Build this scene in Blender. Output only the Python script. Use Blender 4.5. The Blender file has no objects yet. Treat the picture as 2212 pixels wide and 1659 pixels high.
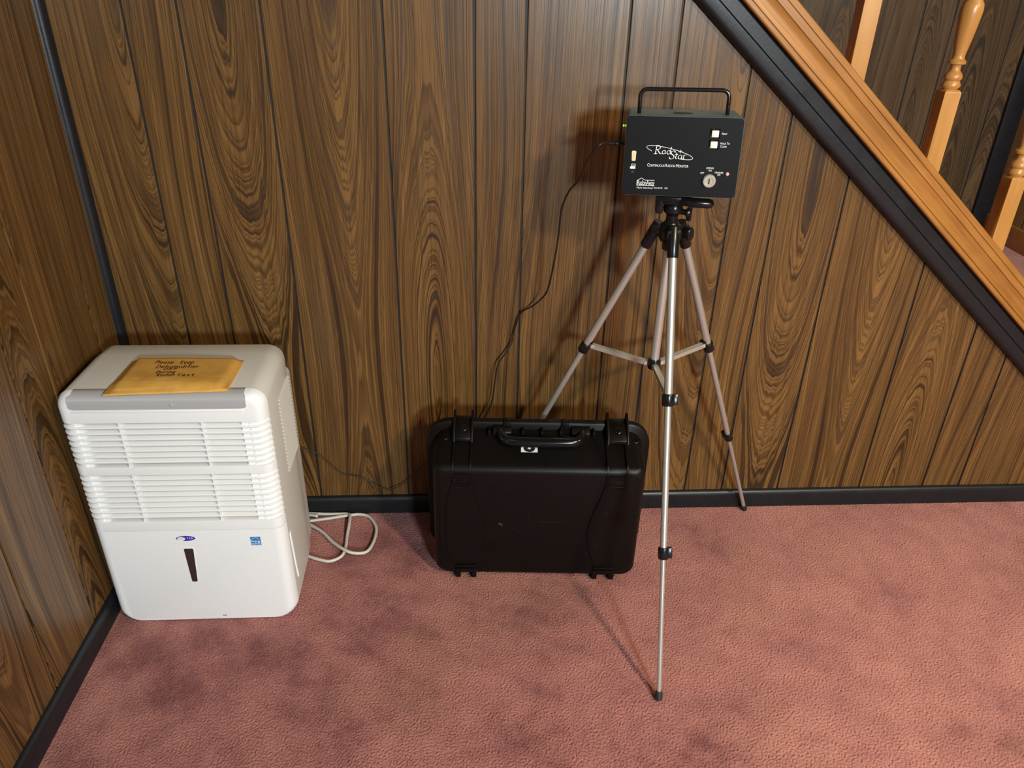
import bpy, bmesh, math, random
import numpy as np
from mathutils import Vector, Matrix, Quaternion

random.seed(7)
np.random.seed(7)
SC = bpy.context.scene
COL = SC.collection
V = Vector
PI = math.pi

# ------------------------------------------------------------------ camera
cam_d = bpy.data.cameras.new('camera')
cam = bpy.data.objects.new('camera', cam_d)
COL.objects.link(cam)
cam_d.sensor_width = 36.0
cam_d.lens = 27.062
cam_d.clip_start = 0.05
_R = ((0.99838, 0.056159, 0.009135), (-0.053462, 0.870981, 0.488399), (0.019472, -0.488096, 0.872573))
_m = Matrix.Identity(4)
for _i in range(3):
    _m[_i][0] = _R[_i][0]
    _m[_i][1] = _R[_i][2]
    _m[_i][2] = -_R[_i][1]
_m.translation = V((0.79574, -1.640405, 1.300944))
cam.matrix_world = _m
SC.camera = cam

# ------------------------------------------------------------------ world, lights, exposure
world = bpy.data.worlds.new('world')
SC.world = world
world.use_nodes = True
_bg = world.node_tree.nodes['Background']
_bg.inputs['Color'].default_value = (1.0, 0.90, 0.80, 1)
_bg.inputs['Strength'].default_value = 0.026


def area_light(name, loc, target, size, power, color, size_y=None, spread=PI):
    d = bpy.data.lights.new(name, 'AREA')
    d.energy = power
    d.color = color
    d.size = size
    d.spread = spread
    if size_y:
        d.shape = 'RECTANGLE'
        d.size_y = size_y
    o = bpy.data.objects.new(name, d)
    COL.objects.link(o)
    o.location = loc
    o.rotation_euler = (V(target) - V(loc)).to_track_quat('-Z', 'Y').to_euler()
    return o


# a cool window behind the photographer, a warm ceiling lamp and an added warm fill on the right, one weak lamp over the left
area_light('window_light', (1.95, -4.1, 1.72), (0.9, 0.0, 0.55), 0.34, 140, (0.77, 0.92, 1.0), 0.34)
area_light('ceiling_lamp_centre', (2.3, -2.5, 2.25), (2.0, -1.2, 0.0), 0.20, 50, (1.0, 0.80, 0.56), spread=2.4)
area_light('added_fill_right', (3.05, -1.5, 2.2), (2.1, -0.5, 0.1), 0.22, 16, (1.0, 0.80, 0.56))  # unseen warm fill, added to brighten the oak and the right side
area_light('ceiling_lamp_left', (0.35, -1.3, 2.3), (0.7, -0.5, 0.0), 0.35, 1, (1.0, 0.82, 0.60))
area_light('added_stair_fill', (2.05, 0.45, 2.3), (2.3, 0.45, 0.4), 0.25, 3.0, (1.0, 0.80, 0.54))  # unseen light, added so the stairwell's right wall comes out bright

SC.view_settings.view_transform = 'Standard'
SC.view_settings.look = 'None'
SC.view_settings.exposure = 0.0
SC.view_settings.gamma = 1.0
SC.view_settings.use_curve_mapping = False


# ------------------------------------------------------------------ mesh helpers
class MB:
    def __init__(s):
        s.v = []
        s.f = []

    def add(s, verts, faces):
        n = len(s.v)
        s.v += [V(p) for p in verts]
        s.f += [tuple(i + n for i in f) for f in faces]
        return s

    def box(s, x0, x1, y0, y1, z0, z1, M=None):
        p = [V((x, y, z)) for z in (z0, z1) for y in (y0, y1) for x in (x0, x1)]
        if M:
            p = [M @ q for q in p]
        return s.add(p, [(0, 2, 3, 1), (4, 5, 7, 6), (0, 1, 5, 4), (2, 6, 7, 3), (0, 4, 6, 2), (1, 3, 7, 5)])

    def loft(s, rings, cap0=True, cap1=True, closed=True):
        n = len(rings[0])
        vs = [p for r in rings for p in r]
        fs = []
        for k in range(len(rings) - 1):
            for i in range(n if closed else n - 1):
                j = (i + 1) % n
                fs.append((k * n + i, k * n + j, (k + 1) * n + j, (k + 1) * n + i))
        if cap0:
            fs.append(tuple(reversed(range(n))))
        if cap1:
            fs.append(tuple((len(rings) - 1) * n + i for i in range(n)))
        return s.add(vs, fs)

    def bar(s, a, b, w, h, up=(0, 0, 1)):
        a, b = V(a), V(b)
        d = (b - a).normalized()
        u = V(up)
        sx = d.cross(u).normalized()
        sz = sx.cross(d).normalized()
        rings = []
        for p in (a, b):
            rings.append([p + sx * w / 2 * i + sz * h / 2 * j for i, j in ((-1, -1), (1, -1), (1, 1), (-1, 1))])
        return s.loft(rings)

    def tube(s, pts, r, seg=12, cap=True, squash=None):
        pts = [V(p) for p in pts]
        n = len(pts)
        rs = r if isinstance(r, (list, tuple)) else [r] * n
        t0 = (pts[1] - pts[0]).normalized()
        u = t0.orthogonal().normalized()
        rings = []
        prev = t0
        for i, p in enumerate(pts):
            if i == 0:
                t = t0
            elif i == n - 1:
                t = (pts[-1] - pts[-2]).normalized()
            else:
                t = ((pts[i + 1] - p).normalized() + (p - pts[i - 1]).normalized()).normalized()
            q = prev.rotation_difference(t)
            u = q @ u
            u = (u - t * u.dot(t)).normalized()
            w = t.cross(u)
            rings.append([p + (u * math.cos(a) + w * math.sin(a)) * rs[i]
                          for a in [2 * PI * k / seg for k in range(seg)]])
            prev = t
        return s.loft(rings, cap, cap)

    def cyl(s, a, b, r0, r1=None, seg=20):
        return s.tube([a, b], [r0, r0 if r1 is None else r1], seg)

    def lathe(s, prof, o=(0, 0, 0), axis=(0, 0, 1), seg=24):
        ax = V(axis).normalized()
        u = ax.orthogonal().normalized()
        w = ax.cross(u)
        rings = []
        for r, h in prof:
            r = max(r, 1e-5)
            rings.append([V(o) + ax * h + (u * math.cos(a) + w * math.sin(a)) * r
                          for a in [2 * PI * k / seg for k in range(seg)]])
        return s.loft(rings)

    def prism(s, poly, f, d0, d1):
        """poly: list of 2D points; f(a, b, d) -> 3D point; extruded from d0 to d1"""
        return s.loft([[f(a, b, d0) for a, b in poly], [f(a, b, d1) for a, b in poly]])

    def build(s, name, mat, parent=None, smooth=True, angle=35, bevel=0.0, segs=2):
        me = bpy.data.meshes.new(name)
        me.from_pydata([tuple(p) for p in s.v], [], s.f)
        bm = bmesh.new()
        bm.from_mesh(me)
        bmesh.ops.remove_doubles(bm, verts=bm.verts, dist=1e-6)
        bmesh.ops.recalc_face_normals(bm, faces=bm.faces)
        if bevel:
            ed = [e for e in bm.edges if len(e.link_faces) == 2 and e.calc_face_angle(0) > math.radians(30)]
            bmesh.ops.bevel(bm, geom=ed, offset=bevel, segments=segs, affect='EDGES', profile=0.5, clamp_overlap=True)
        bm.to_mesh(me)
        bm.free()
        if smooth:
            me.polygons.foreach_set('use_smooth', [True] * len(me.polygons))
            me.set_sharp_from_angle(angle=math.radians(angle))
        if mat:
            me.materials.append(mat)
        o = bpy.data.objects.new(name, me)
        COL.objects.link(o)
        if parent:
            o.parent = parent
        return o


def tag(o, label=None, cat=None, group=None, kind=None):
    for k, v in (('label', label), ('category', cat), ('group', group), ('kind', kind)):
        if v:
            o[k] = v
    return o


def thing(name, label, cat, loc=(0, 0, 0), group=None):
    o = bpy.data.objects.new(name, None)
    COL.objects.link(o)
    o.location = loc
    o.empty_display_size = 0.05
    return tag(o, label, cat, group)


def rrect(x0, x1, z0, z1, rt, rb=None, n=6):
    """rounded rectangle, counter-clockwise, always 4*(n+1) points; rt / rb = top / bottom radii"""
    rb = rt if rb is None else rb
    out = []
    for cx, cz, r, a0 in ((x1 - rt, z1 - rt, rt, 0), (x0 + rt, z1 - rt, rt, 90), (x0 + rb, z0 + rb, rb, 180), (x1 - rb, z0 + rb, rb, 270)):
        for k in range(n + 1):
            a = math.radians(a0 + 90 * k / n)
            out.append((cx + r * math.cos(a), cz + r * math.sin(a)))
    return out


def smooth_path(pts, sub=6):
    """Catmull-Rom"""
    P = [V(p) for p in pts]
    P = [P[0] * 2 - P[1]] + P + [P[-1] * 2 - P[-2]]
    out = []
    for i in range(1, len(P) - 2):
        for k in range(sub):
            t = k / sub
            a, b, c, d = P[i - 1], P[i], P[i + 1], P[i + 2]
            out.append(0.5 * ((2 * b) + (c - a) * t + (2 * a - 5 * b + 4 * c - d) * t * t + (3 * b - a - 3 * c + d) * t ** 3))
    out.append(P[-2])
    return out


# ------------------------------------------------------------------ material helpers
def newmat(name, base=(0.8, 0.8, 0.8), rough=0.5, metal=0.0, spec=0.5, coat=0.0, coat_r=0.1, emit=None, emit_s=0.0):
    m = bpy.data.materials.new(name)
    m.use_nodes = True
    nt = m.node_tree
    b = nt.nodes['Principled BSDF']
    b.inputs['Base Color'].default_value = (*base, 1)
    b.inputs['Roughness'].default_value = rough
    b.inputs['Metallic'].default_value = metal
    b.inputs['Specular IOR Level'].default_value = spec
    b.inputs['Coat Weight'].default_value = coat
    b.inputs['Coat Roughness'].default_value = coat_r
    if emit:
        b.inputs['Emission Color'].default_value = (*emit, 1)
        b.inputs['Emission Strength'].default_value = emit_s
    return m


class NT:
    def __init__(s, mat):
        s.nt = mat.node_tree
        s.b = s.nt.nodes['Principled BSDF']

    def n(s, typ, **kw):
        o = s.nt.nodes.new(typ)
        for k, v in kw.items():
            setattr(o, k, v)
        return o

    def put(s, sock, v):
        if isinstance(v, bpy.types.NodeSocket):
            s.nt.links.new(v, sock)
        else:
            sock.default_value = v

    def m(s, op, a, b=0.0, c=0.0):
        o = s.n('ShaderNodeMath', operation=op)
        s.put(o.inputs[0], a)
        s.put(o.inputs[1], b)
        s.put(o.inputs[2], c)
        return o.outputs[0]

    def xyz(s, x, y, z):
        o = s.n('ShaderNodeCombineXYZ')
        for i, v in enumerate((x, y, z)):
            s.put(o.inputs[i], v)
        return o.outputs[0]

    def sep(s, v):
        o = s.n('ShaderNodeSeparateXYZ')
        s.put(o.inputs[0], v)
        return o.outputs

    def noise(s, vec=None, scale=1.0, detail=2.0, rough=0.5, dim='3D', w=None):
        o = s.n('ShaderNodeTexNoise', noise_dimensions=dim)
        if vec is not None:
            s.put(o.inputs['Vector'], vec)
        if w is not None:
            s.put(o.inputs['W'], w)
        o.inputs['Scale'].default_value = scale
        o.inputs['Detail'].default_value = detail
        o.inputs['Roughness'].default_value = rough
        return o.outputs['Fac'] if 'Fac' in o.outputs else o.outputs[0]

    def ramp(s, fac, stops, interp='LINEAR'):
        o = s.n('ShaderNodeValToRGB')
        e = o.color_ramp
        e.interpolation = interp
        while len(e.elements) < len(stops):
            e.elements.new(0.5)
        for i, (p, c) in enumerate(stops):
            e.elements[i].position = p
            e.elements[i].color = (*c, 1) if not isinstance(c, float) else (c, c, c, 1)
        s.put(o.inputs[0], fac)
        return o.outputs[0]

    def mix(s, fac, a, b, mode='MIX'):
        o = s.n('ShaderNodeMix', data_type='RGBA', blend_type=mode)
        s.put(o.inputs['Factor'], fac)
        for k, v in ((6, a), (7, b)):
            if isinstance(v, tuple) and len(v) == 3:
                v = (*v, 1)
            s.put(o.inputs[k], v)
        return o.outputs[2]

    def bump(s, h, strength=0.3, dist=0.001):
        o = s.n('ShaderNodeBump')
        o.inputs['Strength'].default_value = strength
        o.inputs['Distance'].default_value = dist
        s.put(o.inputs['Height'], h)
        s.nt.links.new(o.outputs[0], s.b.inputs['Normal'])

    def base(s, c):
        s.put(s.b.inputs['Base Color'], c)


def obj_coord(t):
    return t.n('ShaderNodeTexCoord').outputs['Object']


def speckle_mat(name, base, rough, var=0.06, scale=40.0, bump=0.0, bscale=900.0, **kw):
    """plain plastic / paint with slight tone mottling and a fine grain"""
    m = newmat(name, base, rough, **kw)
    t = NT(m)
    co = obj_coord(t)
    n = t.noise(co, scale, 3.0)
    lo = tuple(max(0, c * (1 - var)) for c in base)
    hi = tuple(min(1, c * (1 + var)) for c in base)
    t.base(t.mix(n, lo, hi))
    if bump:
        t.bump(t.noise(co, bscale, 2.0), bump, 0.0006)
    return m


def panel_wood(name, light, mid, dark, line):
    """printed rosewood panelling; each plank's obj.color picks its own cut through the log"""
    m = newmat(name, rough=0.34, spec=0.36, coat=0.10, coat_r=0.26)
    t = NT(m)
    X, Y, Z = t.sep(obj_coord(t))
    col = t.n('ShaderNodeObjectInfo').outputs['Color']
    r, g, b = t.sep(col)
    seed = t.m('MULTIPLY', g, 60.0)
    zs = t.m('ADD', Z, t.m('MULTIPLY', b, 23.0))
    wob = t.m('MULTIPLY', t.m('SUBTRACT', t.noise(dim='1D', w=t.m('ADD', t.m('MULTIPLY', zs, 0.6), seed), detail=1.0), 0.5), 0.07)
    cx = t.m('MULTIPLY', t.m('SUBTRACT', r, 0.5), 0.30)
    dn = t.noise(dim='1D', w=t.m('ADD', t.m('MULTIPLY', zs, 0.55), t.m('ADD', seed, 31.7)), detail=0.5)
    d = t.m('ADD', 0.012, t.m('MULTIPLY', t.m('SUBTRACT', dn, 0.36), 0.25))
    xx = t.m('ADD', t.m('SUBTRACT', X, cx), wob)
    rip = t.m('MULTIPLY', t.m('SUBTRACT', t.noise(t.xyz(t.m('MULTIPLY', X, 20.0), seed, t.m('MULTIPLY', zs, 1.5)), 1.0, 2.0), 0.5), 0.011)
    rip2 = t.m('MULTIPLY', t.m('SUBTRACT', t.noise(t.xyz(t.m('MULTIPLY', X, 120.0), seed, t.m('MULTIPLY', zs, 4.0)), 1.0, 2.0), 0.5), 0.0022)
    rr = t.m('SQRT', t.m('ADD', t.m('MULTIPLY', xx, xx), t.m('ADD', t.m('MULTIPLY', d, d), 0.00004)))
    rw = t.m('ADD', t.m('ADD', rr, rip), rip2)
    ringc = t.m('ADD', t.m('MULTIPLY', rw, 135.0), t.m('MULTIPLY', t.noise(dim='1D', w=t.m('ADD', t.m('MULTIPLY', rw, 80.0), seed), detail=2.0), 4.0))
    fr = t.m('FRACT', ringc)
    ring = t.ramp(fr, [(0.0, 0.15), (0.22, 0.0), (0.62, 0.10), (0.80, 0.85), (0.91, 1.0), (1.0, 0.15)])
    # only some of the rings print dark
    pick = t.noise(dim='1D', w=t.m('ADD', t.m('MULTIPLY', rw, 60.0), t.m('ADD', seed, 9.0)), detail=2.0)
    amt = t.ramp(t.m('ADD', pick, t.m('MULTIPLY', t.m('SUBTRACT', t.noise(t.xyz(t.m('MULTIPLY', X, 24.0), seed, t.m('MULTIPLY', zs, 1.2)), 1.0, 2.0), 0.5), 0.8)), [(0.30, 0.25), (0.62, 1.0)])
    streak = t.noise(t.xyz(t.m('MULTIPLY', X, 55.0), seed, t.m('MULTIPLY', zs, 1.0)), 1.0, 4.0, 0.65)
    smoke = t.ramp(t.noise(t.xyz(t.m('MULTIPLY', X, 26.0), t.m('ADD', seed, 5.0), t.m('MULTIPLY', zs, 2.6)), 1.0, 3.0, 0.6), [(0.54, 0.0), (0.74, 1.0)])
    fine = t.noise(t.xyz(t.m('MULTIPLY', X, 520.0), seed, t.m('MULTIPLY', zs, 9.0)), 1.0, 2.0, 0.6)
    thin = t.ramp(t.m('FRACT', t.m('MULTIPLY', ringc, 2.63)), [(0.0, 0.1), (0.3, 0.0), (0.72, 0.75), (0.9, 1.0), (1.0, 0.1)])
    base = t.ramp(t.m('ADD', t.m('MULTIPLY', streak, 0.70), t.m('MULTIPLY', fine, 0.30)), [(0.36, mid), (0.60, light)])
    base = t.mix(t.m('MULTIPLY', thin, 0.58), base, line)
    c = t.mix(t.m('MULTIPLY', smoke, 0.40), base, dark)
    c = t.mix(t.m('MULTIPLY', ring, t.m('MULTIPLY', amt, 0.90)), c, line)
    c = t.mix(t.m('MULTIPLY', t.ramp(fine, [(0.48, 0.0), (0.68, 1.0)]), 0.55), c, line)
    t.base(c)
    t.put(t.b.inputs['Roughness'], t.m('ADD', 0.31, t.m('MULTIPLY', ring, 0.12)))
    t.bump(t.m('ADD', t.m('MULTIPLY', ring, -0.5), t.m('MULTIPLY', fine, -0.5)), 0.10, 0.0006)
    return m


def oak_mat(name, a, b, rot_slope=False):
    m = newmat(name, rough=0.36, spec=0.45, coat=0.2, coat_r=0.25)
    t = NT(m)
    X, Y, Z = t.sep(obj_coord(t))
    if rot_slope:
        u = t.m('ADD', t.m('MULTIPLY', X, 0.7552), t.m('MULTIPLY', Z, -0.6555))
        w = t.m('ADD', t.m('MULTIPLY', X, 0.6555), t.m('MULTIPLY', Z, 0.7552))
    else:
        u, w = Z, X
    n1 = t.noise(t.xyz(t.m('MULTIPLY', w, 60.0), t.m('MULTIPLY', Y, 60.0), t.m('MULTIPLY', u, 3.0)), 1.0, 3.0, 0.6)
    n2 = t.noise(t.xyz(t.m('MULTIPLY', w, 500.0), t.m('MULTIPLY', Y, 500.0), t.m('MULTIPLY', u, 18.0)), 1.0, 2.0, 0.6)
    n3 = t.noise(t.xyz(t.m('MULTIPLY', w, 9.0), t.m('MULTIPLY', Y, 9.0), t.m('MULTIPLY', u, 7.0)), 1.0, 2.0, 0.5)
    f = t.m('ADD', t.m('ADD', t.m('MULTIPLY', n1, 0.45), t.m('MULTIPLY', n2, 0.2)), t.m('MULTIPLY', n3, 0.35))
    t.base(t.ramp(f, [(0.34, a), (0.64, b)]))
    t.bump(n2, 0.05, 0.0005)
    return m


def black_paint(name, base=(0.009, 0.010, 0.012)):
    m = newmat(name, base, 0.35, spec=0.4)
    t = NT(m)
    co = obj_coord(t)
    X, Y, Z = t.sep(co)
    sc = t.ramp(t.noise(t.xyz(t.m('MULTIPLY', X, 18.0), t.m('MULTIPLY', Y, 60.0), t.m('MULTIPLY', Z, 140.0)), 1.0, 4.0, 0.7), [(0.70, 0.0), (0.78, 1.0)])
    t.base(t.mix(t.m('MULTIPLY', sc, 0.35), base, (0.10, 0.105, 0.11)))
    t.put(t.b.inputs['Roughness'], t.m('ADD', 0.28, t.m('MULTIPLY', t.noise(co, 30.0, 3.0), 0.22)))
    t.bump(t.noise(co, 130.0, 3.0), 0.12, 0.001)
    return m


def carpet_mat(name):
    m = newmat(name, rough=0.95, spec=0.1)
    t = NT(m)
    co = t.n('ShaderNodeTexCoord').outputs['Object']
    X, Y, Z = t.sep(co)
    big = t.noise(co, 3.4, 4.0, 0.62)
    mid = t.noise(co, 13.0, 4.0, 0.65)
    # trodden and soiled more in front of the dehumidifier than out on the right
    wear = t.n('ShaderNodeMapRange', interpolation_type='SMOOTHSTEP')
    t.put(wear.inputs['Value'], X)
    for k_, v_ in (('From Min', 0.75), ('From Max', 1.55), ('To Min', -0.045), ('To Max', 0.055)):
        wear.inputs[k_].default_value = v_
    f = t.m('ADD', t.m('ADD', t.m('MULTIPLY', big, 0.6), t.m('MULTIPLY', mid, 0.4)), wear.outputs['Result'])
    nap = t.ramp(f, [(0.37, (0.195, 0.066, 0.068)), (0.47, (0.325, 0.131, 0.120)), (0.64, (0.435, 0.188, 0.160))])
    tan = t.ramp(t.noise(t.xyz(X, Y, 5.0), 3.1, 3.0, 0.55), [(0.52, 0.0), (0.72, 1.0)])
    c = t.mix(t.m('MULTIPLY', tan, 0.40), nap, (0.36, 0.180, 0.115))
    fine = t.noise(co, 420.0, 3.0, 0.6)
    c = t.mix(t.m('MULTIPLY', t.ramp(fine, [(0.30, 1.0), (0.55, 0.0)]), 0.25), c, (0.15, 0.050, 0.046))
    t.base(c)
    t.bump(t.noise(co, 520.0, 3.0, 0.65), 0.5, 0.002)
    t.b.inputs['Sheen Weight'].default_value = 0.25
    t.b.inputs['Sheen Roughness'].default_value = 0.6
    t.b.inputs['Sheen Tint'].default_value = (1.0, 0.75, 0.7, 1)
    return m


WOOD = panel_wood('rosewood_panel', (0.226, 0.117, 0.036), (0.125, 0.060, 0.017), (0.048, 0.026, 0.011), (0.018, 0.0076, 0.0024))
WOODF = panel_wood('shade_tinted_panel', (0.135, 0.082, 0.040), (0.082, 0.048, 0.022), (0.040, 0.026, 0.015), (0.018, 0.010, 0.005))  # greyer copy of the panelling, darkened to stand in for the stairwell's dimness
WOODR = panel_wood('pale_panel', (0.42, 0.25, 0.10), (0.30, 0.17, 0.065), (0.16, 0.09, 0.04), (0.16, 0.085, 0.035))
OAK_S = oak_mat('oak_slope', (0.225, 0.088, 0.016), (0.41, 0.183, 0.041), True)
OAK = oak_mat('oak', (0.35, 0.155, 0.034), (0.50, 0.250, 0.066))
BLACKP = black_paint('black_paint')
GROOVE = newmat('groove_black', (0.010, 0.009, 0.008), 0.6)
CARPET = carpet_mat('carpet')
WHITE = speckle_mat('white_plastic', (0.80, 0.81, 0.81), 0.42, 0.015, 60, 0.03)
SHELLW = speckle_mat('shade_tinted_shell', (0.61, 0.59, 0.54), 0.45, 0.02, 60, 0.04)  # white plastic made darker and warmer; stands in for shade on top and sides
FILTER = speckle_mat('filter_grey', (0.28, 0.275, 0.255), 0.7, 0.06, 120)
SILVER = speckle_mat('silver_panel', (0.44, 0.44, 0.45), 0.38, 0.03, 300, metal=0.2)
DARKGL = newmat('dark_window', (0.035, 0.022, 0.022), 0.15)
BLUE = newmat('logo_blue', (0.030, 0.025, 0.36), 0.4)
SKYBLUE = newmat('label_blue', (0.015, 0.20, 0.52), 0.4)
PRINTW = newmat('white_print', (0.85, 0.85, 0.83), 0.5)
PALEB = newmat('pale_blue_print', (0.30, 0.30, 0.62), 0.5)
CORDG = speckle_mat('grey_cord', (0.55, 0.54, 0.50), 0.45, 0.04, 80)
CASE = speckle_mat('case_plastic', (0.0042, 0.0032, 0.0029), 0.40, 0.25, 25, 0.2, 700, spec=0.20)
CASEG = speckle_mat('case_gloss', (0.005, 0.005, 0.005), 0.18, 0.2, 25, 0.04, 400)
STICKER = newmat('sticker_white', (0.72, 0.73, 0.74), 0.5)
INKB = newmat('black_ink', (0.010, 0.010, 0.012), 0.5)
ALU = newmat('aluminium', (0.56, 0.545, 0.50), 0.36, metal=0.70)
ALUM = newmat('aluminium_arm', (0.50, 0.48, 0.41), 0.40, metal=0.55)
TBLK = newmat('tripod_plastic', (0.007, 0.007, 0.0075), 0.26, spec=0.4)
GREENM = speckle_mat('green_metal', (0.070, 0.105, 0.100), 0.42, 0.10, 200, 0.05, metal=0.0)
FACEB = speckle_mat('face_black', (0.0045, 0.0045, 0.005), 0.50, 0.10, 200, spec=0.15)
HANDM = newmat('handle_black', (0.008, 0.007, 0.007), 0.22)
BTN = newmat('button_cream', (0.78, 0.75, 0.66), 0.4)
PORT = newmat('port_cream', (0.75, 0.63, 0.36), 0.45)
CHROME = newmat('chrome', (0.72, 0.66, 0.54), 0.22, metal=0.55)
LEDG = newmat('led_green', (0.1, 0.8, 0.1), 0.3, emit=(0.25, 1.0, 0.05), emit_s=2.2)
LEDR = newmat('led_clear', (0.65, 0.45, 0.42), 0.15)
RUBBER = newmat('rubber', (0.012, 0.012, 0.012), 0.6)
CABLE = newmat('cable_black', (0.012, 0.008, 0.007), 0.45)

# ================================================================== SETTING
# ---- floor: carpet with a real pile surface where the photo shows it
def height_field(nx, ny, step):
    fx = np.fft.fftfreq(nx, step)[:, None]
    fy = np.fft.rfftfreq(ny, step)[None, :]
    f2 = fx ** 2 + fy ** 2

    def band(s0, s1):
        w = np.fft.rfft2(np.random.randn(nx, ny))
        k = np.exp(-2 * (PI * s0) ** 2 * f2) - np.exp(-2 * (PI * s1) ** 2 * f2)
        h = np.fft.irfft2(w * k, (nx, ny))
        return h / h.std()
    return 0.00085 * band(0.0009, 0.0020) + 0.00025 * band(0.012, 0.035)


FX0, FX1, FY0, FY1, FS = 0.0, 2.34, -0.90, 0.0, 0.00165
nx = int((FX1 - FX0) / FS) + 1
ny = int((FY1 - FY0) / FS) + 1
hz = height_field(nx, ny, FS)
gx = np.linspace(FX0, FX1, nx)
gy = np.linspace(FY0, FY1, ny)
edge = np.minimum(1.0, np.minimum(np.minimum(gx - FX0, FX1 - gx)[:, None] + 0 * gy, (gy - FY0)[None, :] + 0 * gx[:, None]) / 0.02)
verts = np.empty((nx, ny, 3), np.float32)
verts[..., 0] = gx[:, None]
verts[..., 1] = gy[None, :]
verts[..., 2] = hz * edge - 0.0012 * edge
idx = np.arange(nx * ny).reshape(nx, ny)
quads = np.stack([idx[:-1, :-1], idx[1:, :-1], idx[1:, 1:], idx[:-1, 1:]], -1).reshape(-1, 4)
OX0, OX1, OY0, OY1 = -0.0, 4.2, -4.6, 0.0
extra = np.array([(OX0, OY0, 0), (OX1, OY0, 0), (OX1, FY0, 0), (OX0, FY0, 0), (FX1, FY0, 0), (OX1, OY1, 0), (FX1, OY1, 0)], np.float32)
n0 = nx * ny
quads = np.concatenate([quads, np.array([[n0, n0 + 1, n0 + 2, n0 + 3], [n0 + 4, n0 + 2, n0 + 5, n0 + 6]])])
allv = np.concatenate([verts.reshape(-1, 3), extra])
me = bpy.data.meshes.new('floor')
me.vertices.add(len(allv))
me.vertices.foreach_set('co', allv.ravel())
me.loops.add(quads.size)
me.loops.foreach_set('vertex_index', quads.ravel().astype(np.int32))
me.polygons.add(len(quads))
me.polygons.foreach_set('loop_start', np.arange(0, quads.size, 4, dtype=np.int32))
me.polygons.foreach_set('use_smooth', np.ones(len(quads), bool))
me.update(calc_edges=True)
me.materials.append(CARPET)
floor = bpy.data.objects.new('floor', me)
COL.objects.link(floor)
tag(floor, 'dusty pink cut pile carpet with darker mauve patches', kind='structure')

# ---- walls of grooved panelling: a black backing board, each plank a child of its own
SLOPE = -0.868


def stair_z(x):
    """underside of the stringer on the wall plane"""
    return 0.81305 + SLOPE * (x - 1.7167)


SEEDS = [(0.22, 0.13, 0.10), (0.50, 0.31, 0.55), (0.54, 0.47, 0.20), (0.48, 0.59, 0.75), (0.96, 0.71, 0.35), (0.16, 0.83, 0.90), (0.03, 0.91, 0.05), (0.70, 0.05, 0.62)]


def plank_object(parent, w, ztop_l, ztop_r, z0, loc, rotz, seed, mat, gap=0.0023, th=0.0036):
    a, b = -w / 2 + gap, w / 2 - gap
    fl = ztop_l + (ztop_r - ztop_l) * (gap / w)
    fr = ztop_r - (ztop_r - ztop_l) * (gap / w)
    poly = [(a, z0), (b, z0), (b, fr), (a, fl)]
    e = 0.0012
    rings = [[V((x, 0.0, z)) for x, z in poly], [V((x, -th + 0.0008, z)) for x, z in poly],
             [V((x + (e if x < 0 else -e), -th, z)) for x, z in poly]]
    o = MB().loft(rings).build('plank', mat, parent, smooth=False)
    o.location = loc
    o.rotation_euler = (0, 0, rotz)
    o.color = (*seed, 1)
    return o


# back wall, under the stairs.  grooves measured in the photograph (4-6-9-7-4-8 inch pattern)
GX = [0.0, 0.1511, 0.2526, 0.4074, 0.6361, 0.8131, 0.9147, 1.1163, 1.2178, 1.3715, 1.4734, 1.6266, 1.8542, 2.0321, 2.1351, 2.337, 2.4386, 2.591]
wall_back = MB().prism([(0.0, 0.0), (2.59, 0.0), (2.59, stair_z(2.59) + 0.045), (0.07, 2.28), (0.0, 2.28)],
                       lambda a, b, d: V((a, d, b)), 0.0036, 0.016).build('wall_back', GROOVE, smooth=False)
tag(wall_back, 'dark rosewood grooved panelling under the staircase', kind='structure')
for i in range(len(GX) - 1):
    x0, x1 = GX[i], GX[i + 1]
    zl, zr = min(2.28, stair_z(x0) + 0.03), min(2.28, stair_z(x1) + 0.03)
    k = (i - 1) % 8
    sd = SEEDS[k]
    if i >= 9:
        sd = (sd[0], sd[1], sd[2] + 0.017)
    plank_object(wall_back, x1 - x0, max(zl, 0.06), max(zr, 0.03), 0.0, ((x0 + x1) / 2, 0.0036, 0), 0, sd, WOOD)

# left wall: planks face +x
GY = [0.0, -0.104, -0.3098, -0.4157, -0.589, -0.8176, -0.970, -1.0716, -1.2748, -1.3764, -1.5542, -1.7828, -1.9352, -2.04, -2.24, -2.345]
wall_left = MB().box(-0.016, -0.0036, -2.345, 0.016, 0, 2.28).build('wall_left', GROOVE, smooth=False)
tag(wall_left, 'dark rosewood grooved panelling on the left wall', kind='structure')
for i in range(len(GY) - 1):
    y1, y0 = GY[i], GY[i + 1]
    sd = SEEDS[(i * 3 + 5) % 8]
    plank_object(wall_left, y1 - y0, 2.28, 2.28, 0.0, (-0.0036, (y0 + y1) / 2, 0), PI / 2, (sd[0], sd[1] + 0.077, sd[2] + 0.21), WOOD)

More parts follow.
